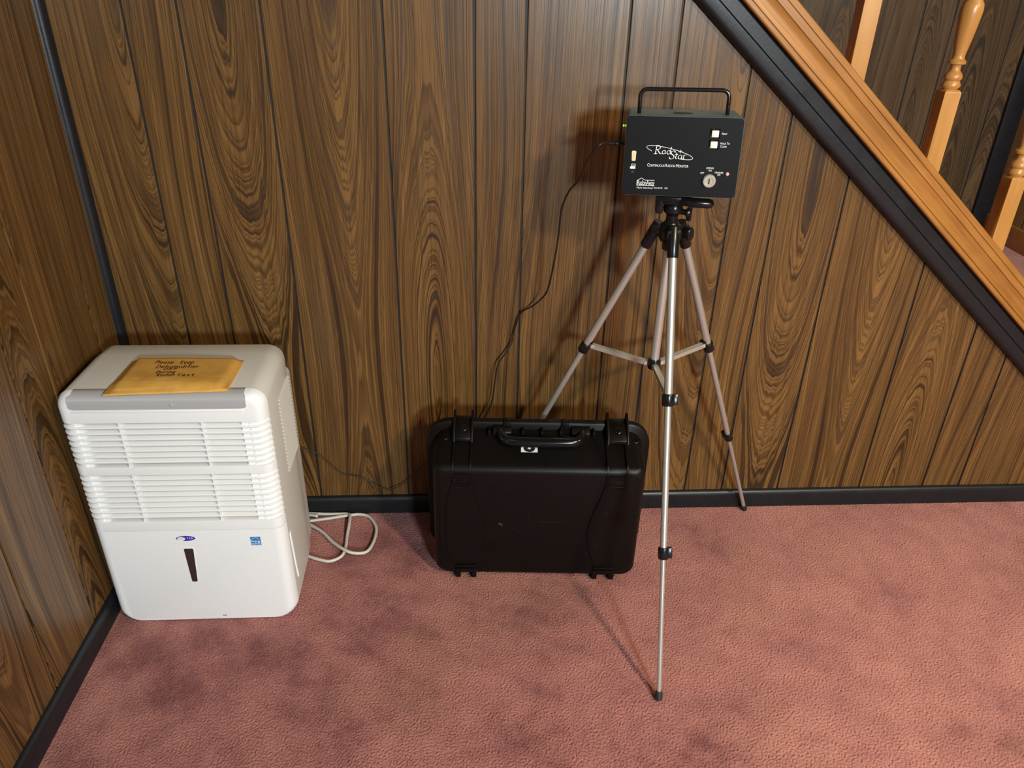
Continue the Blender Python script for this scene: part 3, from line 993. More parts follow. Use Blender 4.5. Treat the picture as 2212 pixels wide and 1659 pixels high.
HAND = {
    'P': ([[(0.1, 0), (0.2, 1.6)], [(0.05, 1.35), (0.25, 1.6)] + A_(0.35, 1.2, 0.5, 0.42, 80, -100)], 0.95),
    'l': ([[(0.1, 1.6), (0.02, 0.2), (0.18, 0)]], 0.42),
    'e': ([[(0.08, 0.5), (0.7, 0.6)] + A_(0.4, 0.52, 0.36, 0.5, 15, 320)], 0.88),
    'a': ([A_(0.4, 0.5, 0.38, 0.5, 50, 330), [(0.75, 0.95), (0.72, 0.2), (0.9, 0.02)]], 1.0),
    's': ([[(0.62, 0.9), (0.35, 1.0), (0.12, 0.8), (0.35, 0.52), (0.6, 0.3), (0.4, 0.02), (0.05, 0.08)]], 0.80),
    'K': ([[(0.1, 1.6), (0.1, 0)], [(0.85, 1.5), (0.12, 0.75), (0.8, 0.05)]], 1.0),
    'p': ([[(0.1, 1.0), (0.05, -0.7)], [(0.1, 0.8)] + A_(0.4, 0.55, 0.38, 0.45, 120, -130)], 0.95),
    'D': ([[(0.15, 1.55), (0.12, 0)], [(0.0, 1.5), (0.4, 1.5)] + A_(0.3, 0.78, 0.75, 0.75, 70, -80) + [(0.05, 0.0)]], 1.2),
    'h': ([[(0.1, 1.6), (0.1, 0)], [(0.1, 0.6)] + A_(0.4, 0.6, 0.3, 0.38, 150, 0) + [(0.7, 0.0)]], 0.95),
    'u': ([[(0.1, 1.0)] + A_(0.4, 0.35, 0.3, 0.35, 180, 330) + [(0.72, 1.0), (0.74, 0.0)]], 0.95),
    'm': ([[(0.08, 1.0), (0.08, 0)], [(0.08, 0.6)] + A_(0.28, 0.65, 0.2, 0.33, 150, 0) + [(0.48, 0.0)], [(0.48, 0.6)] + A_(0.7, 0.65, 0.2, 0.33, 150, 0) + [(0.9, 0.0)]], 1.15),
    'i': ([[(0.1, 1.0), (0.12, 0)], [(0.10, 1.42), (0.2, 1.46)]], 0.38),
    'd': ([A_(0.38, 0.48, 0.35, 0.48, 50, 330), [(0.75, 1.6), (0.75, 0)]], 0.98),
    'f': ([[(0.65, 1.55), (0.4, 1.6), (0.28, 1.3), (0.26, 0)], [(0.0, 0.85), (0.6, 0.9)]], 0.68),
    'r': ([[(0.1, 1.0), (0.1, 0)], [(0.1, 0.6), (0.3, 0.95), (0.62, 0.95)]], 0.75),
    'O': ([A_(0.55, 0.7, 0.5, 0.7, 90, 445)], 1.2),
    'F': ([[(0.12, 1.4), (0.1, 0)], [(0.05, 1.4), (0.85, 1.45)], [(0.1, 0.75), (0.7, 0.78)]], 0.98),
    'n': ([[(0.1, 1.0), (0.1, 0)], [(0.1, 0.6)] + A_(0.4, 0.6, 0.3, 0.38, 150, 0) + [(0.72, 0.0)]], 0.95),
    'g': ([A_(0.4, 0.5, 0.36, 0.48, 50, 330), [(0.74, 1.0), (0.7, -0.5), (0.4, -0.75), (0.05, -0.6)]], 0.95),
    'R': ([[(0.12, 1.5), (0.1, 0)], [(0.0, 1.4), (0.3, 1.55)] + A_(0.35, 1.15, 0.42, 0.38, 80, -110) + [(0.2, 0.72), (0.85, 0.0)]], 1.0),
    'o': ([A_(0.4, 0.5, 0.36, 0.48, 90, 445)], 0.88),
    'T': ([[(0.5, 1.45), (0.48, 0)], [(0.0, 1.42), (1.0, 1.5)]], 1.05),
    't': ([[(0.3, 1.5), (0.3, 0.2), (0.45, 0.0), (0.6, 0.08)], [(0.0, 1.0), (0.75, 1.05)]], 0.75),
    ' ': ([], 0.9),
}


def hand(mb, txt, x, y, size_x, size_y, f, wd):
    cxx = x
    rn = random.Random(txt)
    for ch in txt:
        strokes_, adv = HAND[ch]
        jy = rn.uniform(-0.05, 0.05)
        for s_ in strokes_:
            pts = [(cxx + px * size_x, y + (py + jy) * size_y) for px, py in s_]
            if len(pts) > 2 and len(pts) < 9:
                q = smooth_path([V((a, b, 0)) for a, b in pts], 4)
                pts = [(p.x, p.y) for p in q]
            stroke(mb, pts, f, wd)
        cxx += (adv + 0.14) * size_x
    return cxx


LX, LY = 0.2185, 0.129


def emm(a, b):
    return env_map(a / LX, b / LY)


mb = MB()
hand(mb, 'Please', 0.0585, 0.0940, 0.0062, 0.0078, emm, 0.0014)
hand(mb, 'Keep', 0.1065, 0.0930, 0.0062, 0.0080, emm, 0.0014)
hand(mb, 'Dehumidifier', 0.0670, 0.0755, 0.0073, 0.0078, emm, 0.0014)
hand(mb, 'OFF', 0.0840, 0.0668, 0.0078, 0.0048, emm, 0.0014)
hand(mb, 'During', 0.0750, 0.0545, 0.0060, 0.0062, emm, 0.0014)
hand(mb, 'Radon', 0.0800, 0.0425, 0.0062, 0.0060, emm, 0.0014)
hand(mb, 'Test', 0.1165, 0.0400, 0.0084, 0.0064, emm, 0.0014)
mb.build('handwriting', newmat('marker_ink', (0.020, 0.007, 0.008), 0.55), env, smooth=False)['kind'] = 'stuff'

# ================================================================== HARD CASE
case = thing('hard_case', 'black hard plastic equipment case standing upright on pink carpet, handle up', 'case', (0.9531, -0.1822, 0.0))
case.rotation_euler = (0, 0, math.radians(-3.287))


def rect_loft(secs, n=6):
    """secs: (y, halfwidth, z0, z1, r_top, r_bottom)"""
    return [[V((x, y, z)) for x, z in rrect(-h, h, z0, z1, rt, rb, n)] for y, h, z0, z1, rt, rb in secs]


FYC = -0.086
shell = MB().loft(rect_loft([
    (FYC, 0.2180, 0.024, 0.3030, 0.012, 0.018), (FYC + 0.0012, 0.2240, 0.018, 0.3090, 0.014, 0.022), (FYC + 0.005, 0.2305, 0.0125, 0.3155, 0.016, 0.026),
    (FYC + 0.012, 0.2350, 0.0090, 0.3195, 0.018, 0.028), (FYC + 0.020, 0.2362, 0.0080, 0.3225, 0.020, 0.030),
    (-0.020, 0.2372, 0.0080, 0.3400, 0.028, 0.032), (0.014, 0.2380, 0.0080, 0.3530, 0.036, 0.034), (0.022, 0.2380, 0.0080, 0.3560, 0.040, 0.036)])).build('shell', CASE, case, angle=40)
MB().loft(rect_loft([(0.0175, 0.2545, 0.0165, 0.3690, 0.052, 0.040), (0.0195, 0.2570, 0.0140, 0.3715, 0.054, 0.042), (0.0285, 0.2570, 0.0140, 0.3715, 0.054, 0.042)])).build('rim', CASE, case, angle=40)
MB().loft(rect_loft([(0.0290, 0.2570, 0.0140, 0.3720, 0.054, 0.042), (0.0350, 0.2570, 0.0140, 0.3720, 0.054, 0.042), (0.0370, 0.2545, 0.0165, 0.3695, 0.052, 0.040),
                     (0.0380, 0.2450, 0.024, 0.3560, 0.044, 0.034), (0.052, 0.2330, 0.028, 0.3360, 0.036, 0.030), (0.060, 0.2250, 0.036, 0.3220, 0.030, 0.026)])).build('lid', CASE, case, angle=40)


def slope_top(y):
    """upper surface height of the shell at depth y"""
    pts = [(FYC + 0.012, 0.3195), (FYC + 0.020, 0.3225), (-0.020, 0.3400), (0.014, 0.3530), (0.022, 0.3560)]
    for (a, za), (b, zb) in zip(pts, pts[1:]):
        if y <= b:
            return za + (zb - za) * (y - a) / (b - a)
    return 0.3560


# strap-shaped raised panels with curved outlines on the face, and paired ribs over the top edge
def CF(a, b, d=0.0):
    return V((a, FYC - d, b))


def curve2(pts, sub=5):
    return [(p.x, p.y) for p in smooth_path([V((a, b, 0)) for a, b in pts], sub)]


PANELS = {
    -1: ([(-0.149, 0.3030), (-0.1483, 0.2848), (-0.1448, 0.2592), (-0.1297, 0.2037), (-0.1204, 0.1668), (-0.1185, 0.1394), (-0.123, 0.1079), (-0.1354, 0.0467)],
         [(-0.1907, 0.0455), (-0.2039, 0.074), (-0.2078, 0.1094), (-0.2069, 0.1852), (-0.2051, 0.2318), (-0.1975, 0.258), (-0.1918, 0.2838), (-0.1901, 0.3030)]),
    1: ([(0.1479, 0.3030), (0.1478, 0.2786), (0.1378, 0.2395), (0.125, 0.1977), (0.117, 0.1585), (0.1164, 0.1273), (0.1229, 0.0922), (0.1358, 0.0467)],
        [(0.1900, 0.0467), (0.1985, 0.0800), (0.2046, 0.1259), (0.2058, 0.1945), (0.2051, 0.2443), (0.1990, 0.2734), (0.1930, 0.3030)])}
for sgn in (-1, 1):
    inner, outer = PANELS[sgn]
    poly = curve2(inner) + curve2(outer)
    cxm = sum(p[0] for p in poly) / len(poly)
    czm = sum(p[1] for p in poly) / len(poly)
    shr = [(cxm + (a - cxm) * 0.965, czm + (b - czm) * 0.99) for a, b in poly]
    MB().loft([[CF(a, b, -0.002) for a, b in poly], [CF(a, b, 0.0008) for a, b in poly], [CF(a, b, 0.0030) for a, b in shr]]).build('raised_panel', CASE, case, angle=30)
    xa, xb = ((-0.1900, -0.1510) if sgn < 0 else (0.1520, 0.1950))
    for x in (xa, xb):
        rr_ = []
        for y in (FYC - 0.0018, FYC + 0.006, FYC + 0.012, FYC + 0.03, -0.02, 0.018):
            zt = slope_top(max(y, FYC + 0.012)) + 0.0060
            if y < FYC + 0.002:
                zt = 0.3060
            elif y < FYC + 0.010:
                zt = 0.3205
            rr_.append([V((x - 0.0032, y, zt - 0.014)), V((x + 0.0032, y, zt - 0.014)), V((x + 0.0020, y, zt)), V((x - 0.0020, y, zt))])
        MB().loft(rr_).build('rib', CASE, case, angle=30)
    # small strap slot on the face: frame and inset
    sx0, sx1 = ((-0.1870, -0.1530) if sgn < 0 else (0.1540, 0.1910))
    mb = MB()
    for a0, a1, b0, b1 in ((sx0, sx1, 0.2880, 0.2908), (sx0, sx1, 0.2740, 0.2768), (sx0, sx0 + 0.0025, 0.2740, 0.2908), (sx1 - 0.0025, sx1, 0.2740, 0.2908)):
        mb.box(a0, a1, FYC - 0.0052, FYC + 0.001, b0, b1)
    sl = mb.build('strap_slot', CASE, case, bevel=0.0006, segs=1)
    MB().box(sx0 + 0.004, sx1 - 0.004, FYC - 0.0044, FYC + 0.001, 0.2795, 0.2850).build('slot_bar', CASE, sl, bevel=0.0008)
    # latch: body over the rim, with guards and a round pin
    lx0, lx1 = ((-0.1900, -0.1520) if sgn < 0 else (0.1570, 0.1990))
    prof = [(0.040, 0.352), (0.041, 0.3745), (0.030, 0.3760), (0.012, 0.3730), (-0.010, 0.3620), (-0.0225, 0.3520), (-0.0235, 0.3450), (-0.018, 0.3400)]
    la = MB().loft([[V((x, y, z)) for y, z in prof] for x in (lx0 + 0.002, lx1 - 0.002)]).build('latch', CASE, case, bevel=0.0014, angle=40)
    for x in (lx0 - 0.001, lx1 + 0.001):
        MB().loft([[V((x - 0.0036, y, z0)), V((x + 0.0036, y, z0)), V((x + 0.0026, y, z1)), V((x - 0.0026, y, z1))] for y, z0, z1 in
                   ((-0.026, 0.336, 0.3465), (-0.010, 0.344, 0.3660), (0.012, 0.350, 0.3800), (0.028, 0.352, 0.3915), (0.036, 0.352, 0.3930), (0.043, 0.350, 0.3850))]).build('latch_guard', CASE, la, bevel=0.0012, angle=40)
    xm = (lx0 + lx1) / 2
    dirn = V((0, -0.42, 0.90)).normalized()
    MB().lathe([(0.0085, 0), (0.0085, 0.0018), (0.0070, 0.0028), (0.0045, 0.0028), (0.0038, 0.0014), (0.0, 0.0014)], V((xm, -0.001, 0.3665)), dirn, 20).build('latch_pin', CASEG, la)
    # hinge at the foot
    hx0, hx1 = ((-0.1870, -0.1380) if sgn < 0 else (0.1360, 0.1880))
    for b0, b1, d in ((0.0350, 0.0410, 0.0062), (0.0245, 0.0315, 0.0075), (0.0185, 0.0235, 0.0045)):
        hi = MB().box(hx0, hx1, FYC - d, FYC + 0.006, b0, b1).build('hinge_knuckle', CASE, case, bevel=0.0016, angle=40)
    for x in (hx0 + 0.006, hx1 - 0.006):
        MB().loft([[V((x - 0.0055, y, z0)), V((x + 0.0055, y, z0)), V((x + 0.0055, y, z1)), V((x - 0.0055, y, z1))] for y, z0, z1 in
                   ((FYC - 0.0060, 0.006, 0.026), (FYC - 0.0020, 0.0012, 0.030), (0.030, 0.0012, 0.030), (0.036, 0.006, 0.026))]).build('hinge_foot', CASE, case, bevel=0.0014, angle=40)
# relief on the rim between the latches, padlock bosses
for x0, x1 in ((-0.082, -0.062), (0.050, 0.070)):
    MB().loft([[V((x, y, z)) for x, z in ((x0 - 0.004, 0.352), (x1 + 0.004, 0.352), (x1 - 0.003, 0.3755), (x0 + 0.003, 0.3755))] for y in (0.012, 0.034)]).build('rim_boss', CASE, case, bevel=0.001)
for x in (-0.2110, 0.2190):
    MB().lathe([(0.0085, 0.0), (0.0085, 0.008), (0.0065, 0.0098), (0.0035, 0.0098), (0.0035, 0.005), (0, 0.005)], (x, -0.004, slope_top(-0.004) - 0.010), (0, -0.25, 1), 16).build('padlock_boss', CASE, case, angle=40)
# handle: mounts and a curved grip folded towards the viewer
HXa, HXb = -0.0860, 0.0980
zh = slope_top(-0.035) + 0.0175
arc_p = [(HXa - 0.001, 0.006, slope_top(0.006) + 0.007), (HXa, -0.006, slope_top(-0.006) + 0.011), (HXa + 0.004, -0.016, zh + 0.003), (HXa + 0.016, -0.027, zh), (HXa + 0.045, -0.0305, zh - 0.0005), (0.006, -0.0315, zh - 0.001),
         (HXb - 0.045, -0.0305, zh - 0.0005), (HXb - 0.016, -0.027, zh), (HXb - 0.004, -0.016, zh + 0.003), (HXb, -0.006, slope_top(-0.006) + 0.011), (HXb + 0.001, 0.006, slope_top(0.006) + 0.007)]
pp = smooth_path(arc_p, 6)
hnd = MB().tube(pp, [0.0080 + 0.0036 * math.sin(PI * k / (len(pp) - 1)) ** 0.6 for k in range(len(pp))], 16).build('handle', CASEG, case, angle=180)
for x0, x1 in ((HXa - 0.018, HXa + 0.024), (HXb - 0.024, HXb + 0.018)):
    MB().loft([[V((x, y, z)) for y, z in ((0.018, 0.350), (0.018, 0.3660), (0.006, 0.3655), (-0.004, 0.3580), (-0.004, 0.345))] for x in (x0, x1)]).build('handle_mount', CASE, hnd, bevel=0.002)
for x in (-0.112, -0.036, 0.007, 0.050, 0.124):
    MB().box(x - 0.003, x + 0.003, -0.004, 0.018, 0.345, 0.3610).build('stiffening_fin', CASE, case, bevel=0.0012)
# white sticker with a big black figure, its upper half under the grip
th = math.atan2(slope_top(-0.02) - slope_top(-0.06), 0.04)


def CT(a, b, d=0.0):
    """point on the upper slope: a along x, b up the slope"""
    y = -0.0640 + b * math.cos(th)
    return V((a, y - d * math.sin(th), slope_top(y) + d * math.cos(th) + 0.0004))


mb = MB()
plate(mb, [(-0.0400, 0.0235), (-0.0030, 0.0235), (-0.0030, 0.0600), (-0.0400, 0.0600)], CT, -0.0004, 0.0003)
stk = mb.build('sticker', STICKER, case, smooth=False)
mb = MB()
put_text(mb, '8', -0.0345, 0.0255, 0.0260, lambda a, b: CT(a, b, 0.0006), 0.032, thick=0.04)
mb.build('sticker_figure', INKB, stk, smooth=False)
mb = MB()
rn = random.Random(11)
for _ in range(18):
    a = rn.uniform(-0.2, 0.2)
    b = rn.uniform(0.06, 0.27)
    l = rn.uniform(0.003, 0.016)
    an = rn.choice([0.0, 0.1, 1.4, 1.7, 0.8])
    w_ = rn.uniform(0.0002, 0.0005)
    stroke(mb, [(a, b), (a + l * math.cos(an), b + l * math.sin(an))], lambda p, q: CF(p, q, 0.0033 if (abs(abs(p) - 0.165) < 0.052) else 0.0003), w_)
stroke(mb, [(0.006, 0.172), (0.060, 0.1712)], lambda p, q: CF(p, q, 0.0003), 0.0005)
sc_ = mb.build('scratches', newmat('scuff', (0.026, 0.024, 0.022), 0.6), case, smooth=False)
sc_['kind'] = 'stuff'
mb = MB()
plate(mb, [(-0.0900, 0.1620), (-0.0850, 0.1690), (-0.0830, 0.1660), (-0.0800, 0.1650), (-0.0765, 0.1600), (-0.0800, 0.1575), (-0.0840, 0.1600)], CF, -0.0004, 0.0006)
mb.build('scuff_mark', newmat('scuff_pale', (0.020, 0.018, 0.017), 0.6), case, smooth=False)

# ================================================================== TRIPOD
TC = V((1.1880, -0.2150, 0.0))
tri = thing('tripod', 'silver aluminium camera tripod with black joints standing on pink carpet', 'tripod', TC)
feet = [V((1.1700, -0.6220, 0)), V((1.5375, -0.0260, 0)), V((0.8345, -0.0260, 0))]
ZT = 0.838
for fi, ft in enumerate(feet):
    d = (ft - TC).normalized()
    top_p = V((0, 0, ZT)) + d * 0.030
    ft_l = ft - TC
    P = lambda t: ft_l.lerp(top_p, t)
    ax = (top_p - ft_l).normalized()
    side = V((0, 0, 1)).cross(d).normalized()
    leg = MB().cyl(P(0.665), P(0.985), 0.0083, seg=20).build('leg', ALU, tri)
    MB().cyl(P(0.335), P(0.67), 0.0066, seg=18).build('middle_tube', ALU, leg)
    MB().cyl(P(0.016), P(0.34), 0.0050, seg=16).build('lower_tube', ALU, leg)
    foot = MB().lathe([(0.0055, 0.0), (0.0072, 0.001), (0.0072, 0.012), (0.0064, 0.019), (0.0, 0.019)], P(0.0) + ax * 0.0015, ax, 16)
    foot.build('rubber_foot', RUBBER, leg)
    # socket at the crown
    sk = MB().tube([P(0.955), P(0.958), P(1.0), P(1.018)], [0.0100, 0.0112, 0.0118, 0.0105], 18)
    sk.build('leg_socket', TBLK, leg, bevel=0.0)
    for t, r in ((0.66, 0.0083), (0.33, 0.0066)):
        c = P(t)
        mb = MB()
        mb.tube([c - ax * 0.013, c - ax * 0.011, c + ax * 0.009, c + ax * 0.011], [r + 0.0022, r + 0.0034, r + 0.0038, r + 0.0026], 18)
        # flip lever on one side
        lv = side if fi != 2 else -side
        if fi == 1:
            lv = side
        q = c + lv * (r + 0.004)
        M = Matrix.Translation(q) @ Matrix((lv, ax.cross(lv), ax)).transposed().to_4x4()
        mb.box(-0.004, 0.006, -0.0065, 0.0065, -0.010, 0.011, M)
        mb.build('leg_clamp', TBLK, leg, bevel=0.0012)
    # spreader arm from the centre ring to the clamp, a U-section
    a = V((0, 0, 0.552)) + d * 0.013
    b = P(0.672) - d * 0.010
    mb = MB()
    mb.bar(a, b, 0.0115, 0.0012)
    up = V((0, 0, 1))
    for sg in (-1, 1):
        mb.bar(a + side * 0.0052 * sg - up * 0.0042, b + side * 0.0052 * sg - up * 0.0042, 0.0010, 0.0085)
    arm = mb.build('spreader_arm', ALUM, tri)
    for q in (a + d * 0.004, b - d * 0.004):
        MB().cyl(q - side * 0.0072 - up * 0.004, q + side * 0.0072 - up * 0.004, 0.0032, seg=12).build('rivet', CHROME, arm)
    MB().box(-0.004, 0.006, -0.005, 0.005, -0.006, 0.006, Matrix.Translation(b + d * 0.001) @ Matrix((d, side, up)).transposed().to_4x4()).build('arm_bracket', TBLK, arm, bevel=0.001)
MB().cyl((0, 0, 0.556), (0, 0, 0.850), 0.0092, seg=24).build('centre_column', ALU, tri)
MB().lathe([(0.0095, 0.538), (0.0125, 0.539), (0.0138, 0.544), (0.0138, 0.556), (0.0120, 0.561), (0.0092, 0.561)], seg=24).build('spreader_ring', TBLK, tri)
# crown
mb = MB()
mb.lathe([(0.008, 0.800), (0.0125, 0.802), (0.0135, 0.815), (0.019, 0.820), (0.0225, 0.828), (0.0225, 0.848), (0.018, 0.853), (0.013, 0.854)], seg=24)
for ft in feet:
    d = (ft - TC).normalized()
    side = V((0, 0, 1)).cross(d)
    M = Matrix((d, side, V((0, 0, 1)))).transposed().to_4x4()
    mb.box(0.012, 0.036, -0.0135, 0.0135, 0.832, 0.849, M)
mb.build('crown', TBLK, tri, bevel=0.0012)
MB().lathe([(0.0140, 0.852), (0.0150, 0.8545), (0.0140, 0.857), (0.0115, 0.858), (0.0112, 0.870), (0.0135, 0.873), (0.0150, 0.876)], seg=24).build('column_collar', TBLK, tri)
# front leg locking knob beside the crown
mb = MB()
mb.lathe([(0.0125, 0.0), (0.0135, 0.002), (0.0135, 0.011), (0.0110, 0.013), (0.0, 0.013)], (0.026, -0.014, 0.838), (0.75, -0.6, 0.1), 14)
mb.build('crown_knob', TBLK, tri, angle=30)
# pan head
mb = MB()
mb.lathe([(0.0150, 0.874), (0.0180, 0.877), (0.0190, 0.884), (0.0170, 0.892), (0.0120, 0.898), (0.0, 0.899)], seg=24)
head = mb.build('pan_head', TBLK, tri)
Mh = Matrix.Rotation(math.radians(-11.27), 4, 'Z')
mb = MB()
mb.box(-0.034, -0.020, -0.020, 0.020, 0.876, 0.915, Mh)
mb.box(-0.022, 0.020, -0.016, 0.020, 0.893, 0.903, Mh)
mb.build('tilt_bracket', TBLK, head, bevel=0.003)
MB().box(-0.034, 0.030, -0.028, 0.026, 0.9020, 0.9115, Mh).build('mounting_plate', TBLK, head, bevel=0.003)
MB().tube([(0.0, -0.016, 0.905), (0.012, -0.028, 0.9045), (0.030, -0.036, 0.904), (0.055, -0.040, 0.9035), (0.061, -0.0405, 0.9035), (0.064, -0.041, 0.9035)], [0.006, 0.0085, 0.0092, 0.0092, 0.0075, 0.003], 16).build('pan_handle', TBLK, head, angle=60)
mb = MB()
kd = V((0.8, -0.6, 0.0)).normalized()
mb.cyl(V((0.010, -0.008, 0.880)), V((0.022, -0.017, 0.880)), 0.0055)
M = Matrix.Translation(V((0.026, -0.020, 0.879))) @ Matrix((kd, V((0.6, 0.8, 0)), V((0, 0, 1)))).transposed().to_4x4()
mb.box(-0.004, 0.005, -0.003, 0.003, -0.014, 0.012, M)
mb.lathe([(0.008, 0), (0.009, 0.004), (0.006, 0.009), (0, 0.009)], V((0.022, -0.017, 0.880)), kd, 12)
mb.build('tilt_knob', TBLK, head, bevel=0.001)

# ================================================================== RADON MONITOR on the tripod
mon = thing('radon_monitor', 'dark green radon monitor box with black face and carrying handle on tripod', 'monitor', (1.174, -0.28, 0.993))
mon.rotation_mode = 'QUATERNION'
mon.rotation_quaternion = (Matrix.Rotation(math.radians(-11.274), 3, 'Z') @ Matrix.Rotation(math.radians(-3.625), 3, 'X') @ Matrix.Rotation(math.radians(-1.232), 3, 'Y')).to_quaternion()
BW, BH, BD = 0.1003, 0.0685, 0.122
body = MB().loft([[V((x, y, z)) for x, z in rrect(-BW + i, BW - i, -BH + i, BH - i, 0.0065, 0.0065, 4)] for y, i in ((0.0026, 0.0016), (0.0, 0.0016), (0.0, 0.0004), (0.0012, 0.0), (BD - 0.001, 0.0), (BD, 0.0012))]).build('housing', GREENM, mon, angle=40)
face = MB().loft([[V((x, y, z)) for x, z in rrect(-0.0994 + i, 0.0994 - i, -0.0676 + i, 0.0676 - i, 0.0058, 0.0058, 4)] for y, i in ((0.004, 0.0), (-0.0006, 0.0), (-0.0012, 0.0006))]).build('front_face', FACEB, mon, angle=30)
YT = -0.0012


def MF(a, b, d=0.0):
    return V((a * 0.001, YT - d * 0.001, b * 0.001))


def mprint(a, b):
    return MF(a, b, 0.25)


# carrying handle
hp = [(-0.0790, 0.040, 0.066), (-0.0790, 0.040, 0.090)]
hp += [(-0.0665 - 0.0125 * math.cos(a), 0.040, 0.0965 + 0.0125 * math.sin(a)) for a in [PI / 2 * k / 8 for k in range(9)]]
hp += [(0.0615 + 0.0125 * math.sin(a), 0.040, 0.0965 + 0.0125 * math.cos(a)) for a in [PI / 2 * k / 8 for k in range(9)]]
hp += [(0.0740, 0.040, 0.090), (0.0740, 0.040, 0.066)]
MB().tube(hp, 0.0036, 14).build('handle', HANDM, mon, angle=180)
MB().lathe([(0.0175, 0.0), (0.0175, 0.0008), (0.0155, 0.0012), (0.0, 0.0012)], (-0.0015, 0.050, BH - 0.0003), (0, 0, 1), 32).build('top_plug', RUBBER, mon)
for (bx, bz) in ((52.9, 41.6), (52.5, 23.3)):
    mb = MB()
    for x0, x1, z0, z1 in ((-8.4, -6.6, -8.2, 8.2), (6.6, 8.4, -8.2, 8.2), (-6.6, 6.6, 6.4, 8.2), (-6.6, 6.6, -8.2, -6.4)):
        mb.box((bx + x0) * 0.001, (bx + x1) * 0.001, YT - 0.0015, YT + 0.001, (bz + z0) * 0.001, (bz + z1) * 0.001)
    fr_ = mb.build('button_frame', TBLK, mon, bevel=0.0004, segs=1)
    MB().box((bx - 6.0) * 0.001, (bx + 6.0) * 0.001, YT - 0.0035, YT + 0.001, (bz - 5.7) * 0.001, (bz + 5.7) * 0.001).build('push_button', BTN, fr_, bevel=0.0009)
# data port, a cream D-shaped connector with pin holes
dp = [(-87.4, 8.0), (-86.4, 9.4), (-80.6, 9.4), (-79.5, 8.0), (-79.9, -6.4), (-81.0, -7.8), (-85.6, -7.8), (-86.8, -6.4)]
mb = MB()
plate(mb, dp, MF, -1.0, 1.6)
po = mb.build('data_port', PORT, mon)
mb = MB()
for k in range(5):
    mb.cyl(MF(-84.9, 6.3 - 2.8 * k, 1.2), MF(-84.9, 6.3 - 2.8 * k, 1.9), 0.0005, seg=8)
for k in range(4):
    mb.cyl(MF(-82.2, 4.9 - 2.8 * k, 1.2), MF(-82.2, 4.9 - 2.8 * k, 1.9), 0.0005, seg=8)
mb.build('pins', CHROME, po)['kind'] = 'stuff'
MB().lathe([(0.0028, 0), (0.0028, 0.0004), (0.0, 0.0004)], MF(-83.8, -27.0, 0), (0, -1, 0), 14).build('screw', RUBBER, mon)
# key switch
mb = MB()
mb.lathe([(0.0118, 0.0), (0.0118, 0.003), (0.0108, 0.005), (0.0100, 0.0062), (0.0072, 0.0062), (0.0066, 0.0052), (0.0, 0.0052)], MF(51.2, -38.7, 0), (0, -1, 0), 32)
ks = mb.build('key_switch', CHROME, mon, angle=25)
MB().box(0.0512 - 0.0011, 0.0512 + 0.0011, YT - 0.0058, YT - 0.004, -0.0387 - 0.0046, -0.0387 + 0.0046, Matrix.Identity(4)).build('keyhole', RUBBER, ks, smooth=False)
MB().lathe([(0.0034, 0.0), (0.0034, 0.0015), (0.0026, 0.0032), (0.0014, 0.0042), (0.0, 0.0044)], MF(81.3, -25.8, 0), (0, -1, 0), 18).build('status_light', LEDR, mon)
led = MB().lathe([(0.0017, 0.0), (0.0017, 0.0016), (0.0014, 0.0020), (0.0, 0.0020)], (-BW + 0.0003, 0.030, 0.0478), (-1, 0, 0), 12).build('indicator_light', LEDG, mon)
MB().lathe([(0.0015, 0.0017), (0.0015, 0.0038), (0.0, 0.0038)], (-BW + 0.0003, 0.030, 0.0478), (-1, 0, 0), 12).build('light_collar', RUBBER, led)
MB().lathe([(0.0017, 0.0036), (0.0017, 0.0052), (0.0010, 0.0062), (0.0, 0.0064)], (-BW + 0.0003, 0.030, 0.0478), (-1, 0, 0), 12).build('light_tip', LEDG, led)
# printing on the face
def face_lines(name, *calls):
    b = MB()
    for fn, *a in calls:
        fn(b, *a)
    o = b.build(name, PRINTW, mon, smooth=False)
    o['kind'] = 'stuff'
    return o


face_lines('title_lettering', (small_caps, ['CONTINUOUS', 'RADON', 'MONITOR'], -58.6, -16.9, 72.0, 5.4, mprint, 0.0))
face_lines('print_lettering', (small_caps, ['PRINT'], 64.1, 40.0, 9.2, 3.6, mprint))
face_lines('clear_lettering', (small_caps, ['HOLD', 'TO'], 63.8, 24.0, 16.0, 3.8, mprint), (small_caps, ['CLEAR'], 64.1, 19.0, 11.0, 3.8, mprint))
face_lines('switch_lettering', *[(put_text, tx, x, y, w, mprint, 3.0) for tx, x, y, w in (('KEYPAD', 44.6, -18.2, 12.7), ('ON', 48.6, -22.2, 5.2), ('OFF', 34.9, -26.6, 6.4), ('MEASURE', 59.8, -25.2, 14.5), ('ON', 64.6, -29.2, 5.2))])
face_lines('maker_lettering', (put_text, 'RadonAway', -73.6, -49.6, 30.0, mprint, 8.4, 0.0, -0.004), (put_text, 'Mfg by RadonAway', -74.2, -55.8, 28.5, mprint, 2.8), (put_text, 'Ward Hill, MA', -44.0, -55.4, 15.5, mprint, 2.8), (put_text, 'USA', -24.8, -55.2, 5.6, mprint, 2.8))
face_lines('roof_emblem', (stroke, [(-74.6, -50.2), (-74.6, -42.2), (-67.0, -37.4), (-60.5, -41.0), (-44.0, -41.0)], mprint, 0.8), (stroke, [(-74.8, -50.4), (-43.4, -50.4)], mprint, 0.9))
face_lines('printer_symbol', *[(lambda b, q: b.add([mprint(*p) for p in q], [(0, 1, 2, 3)]), ((x0, z0), (x1, z0), (x1, z1), (x0, z1))) for x0, x1, z0, z1 in
                               ((-88.6, -79.4, -21.8, -17.6), (-86.6, -85.8, -17.8, -13.4), (-80.2, -79.5, -17.8, -13.4), (-86.6, -79.5, -13.9, -13.2), (-85.2, -80.8, -16.9, -16.3))])
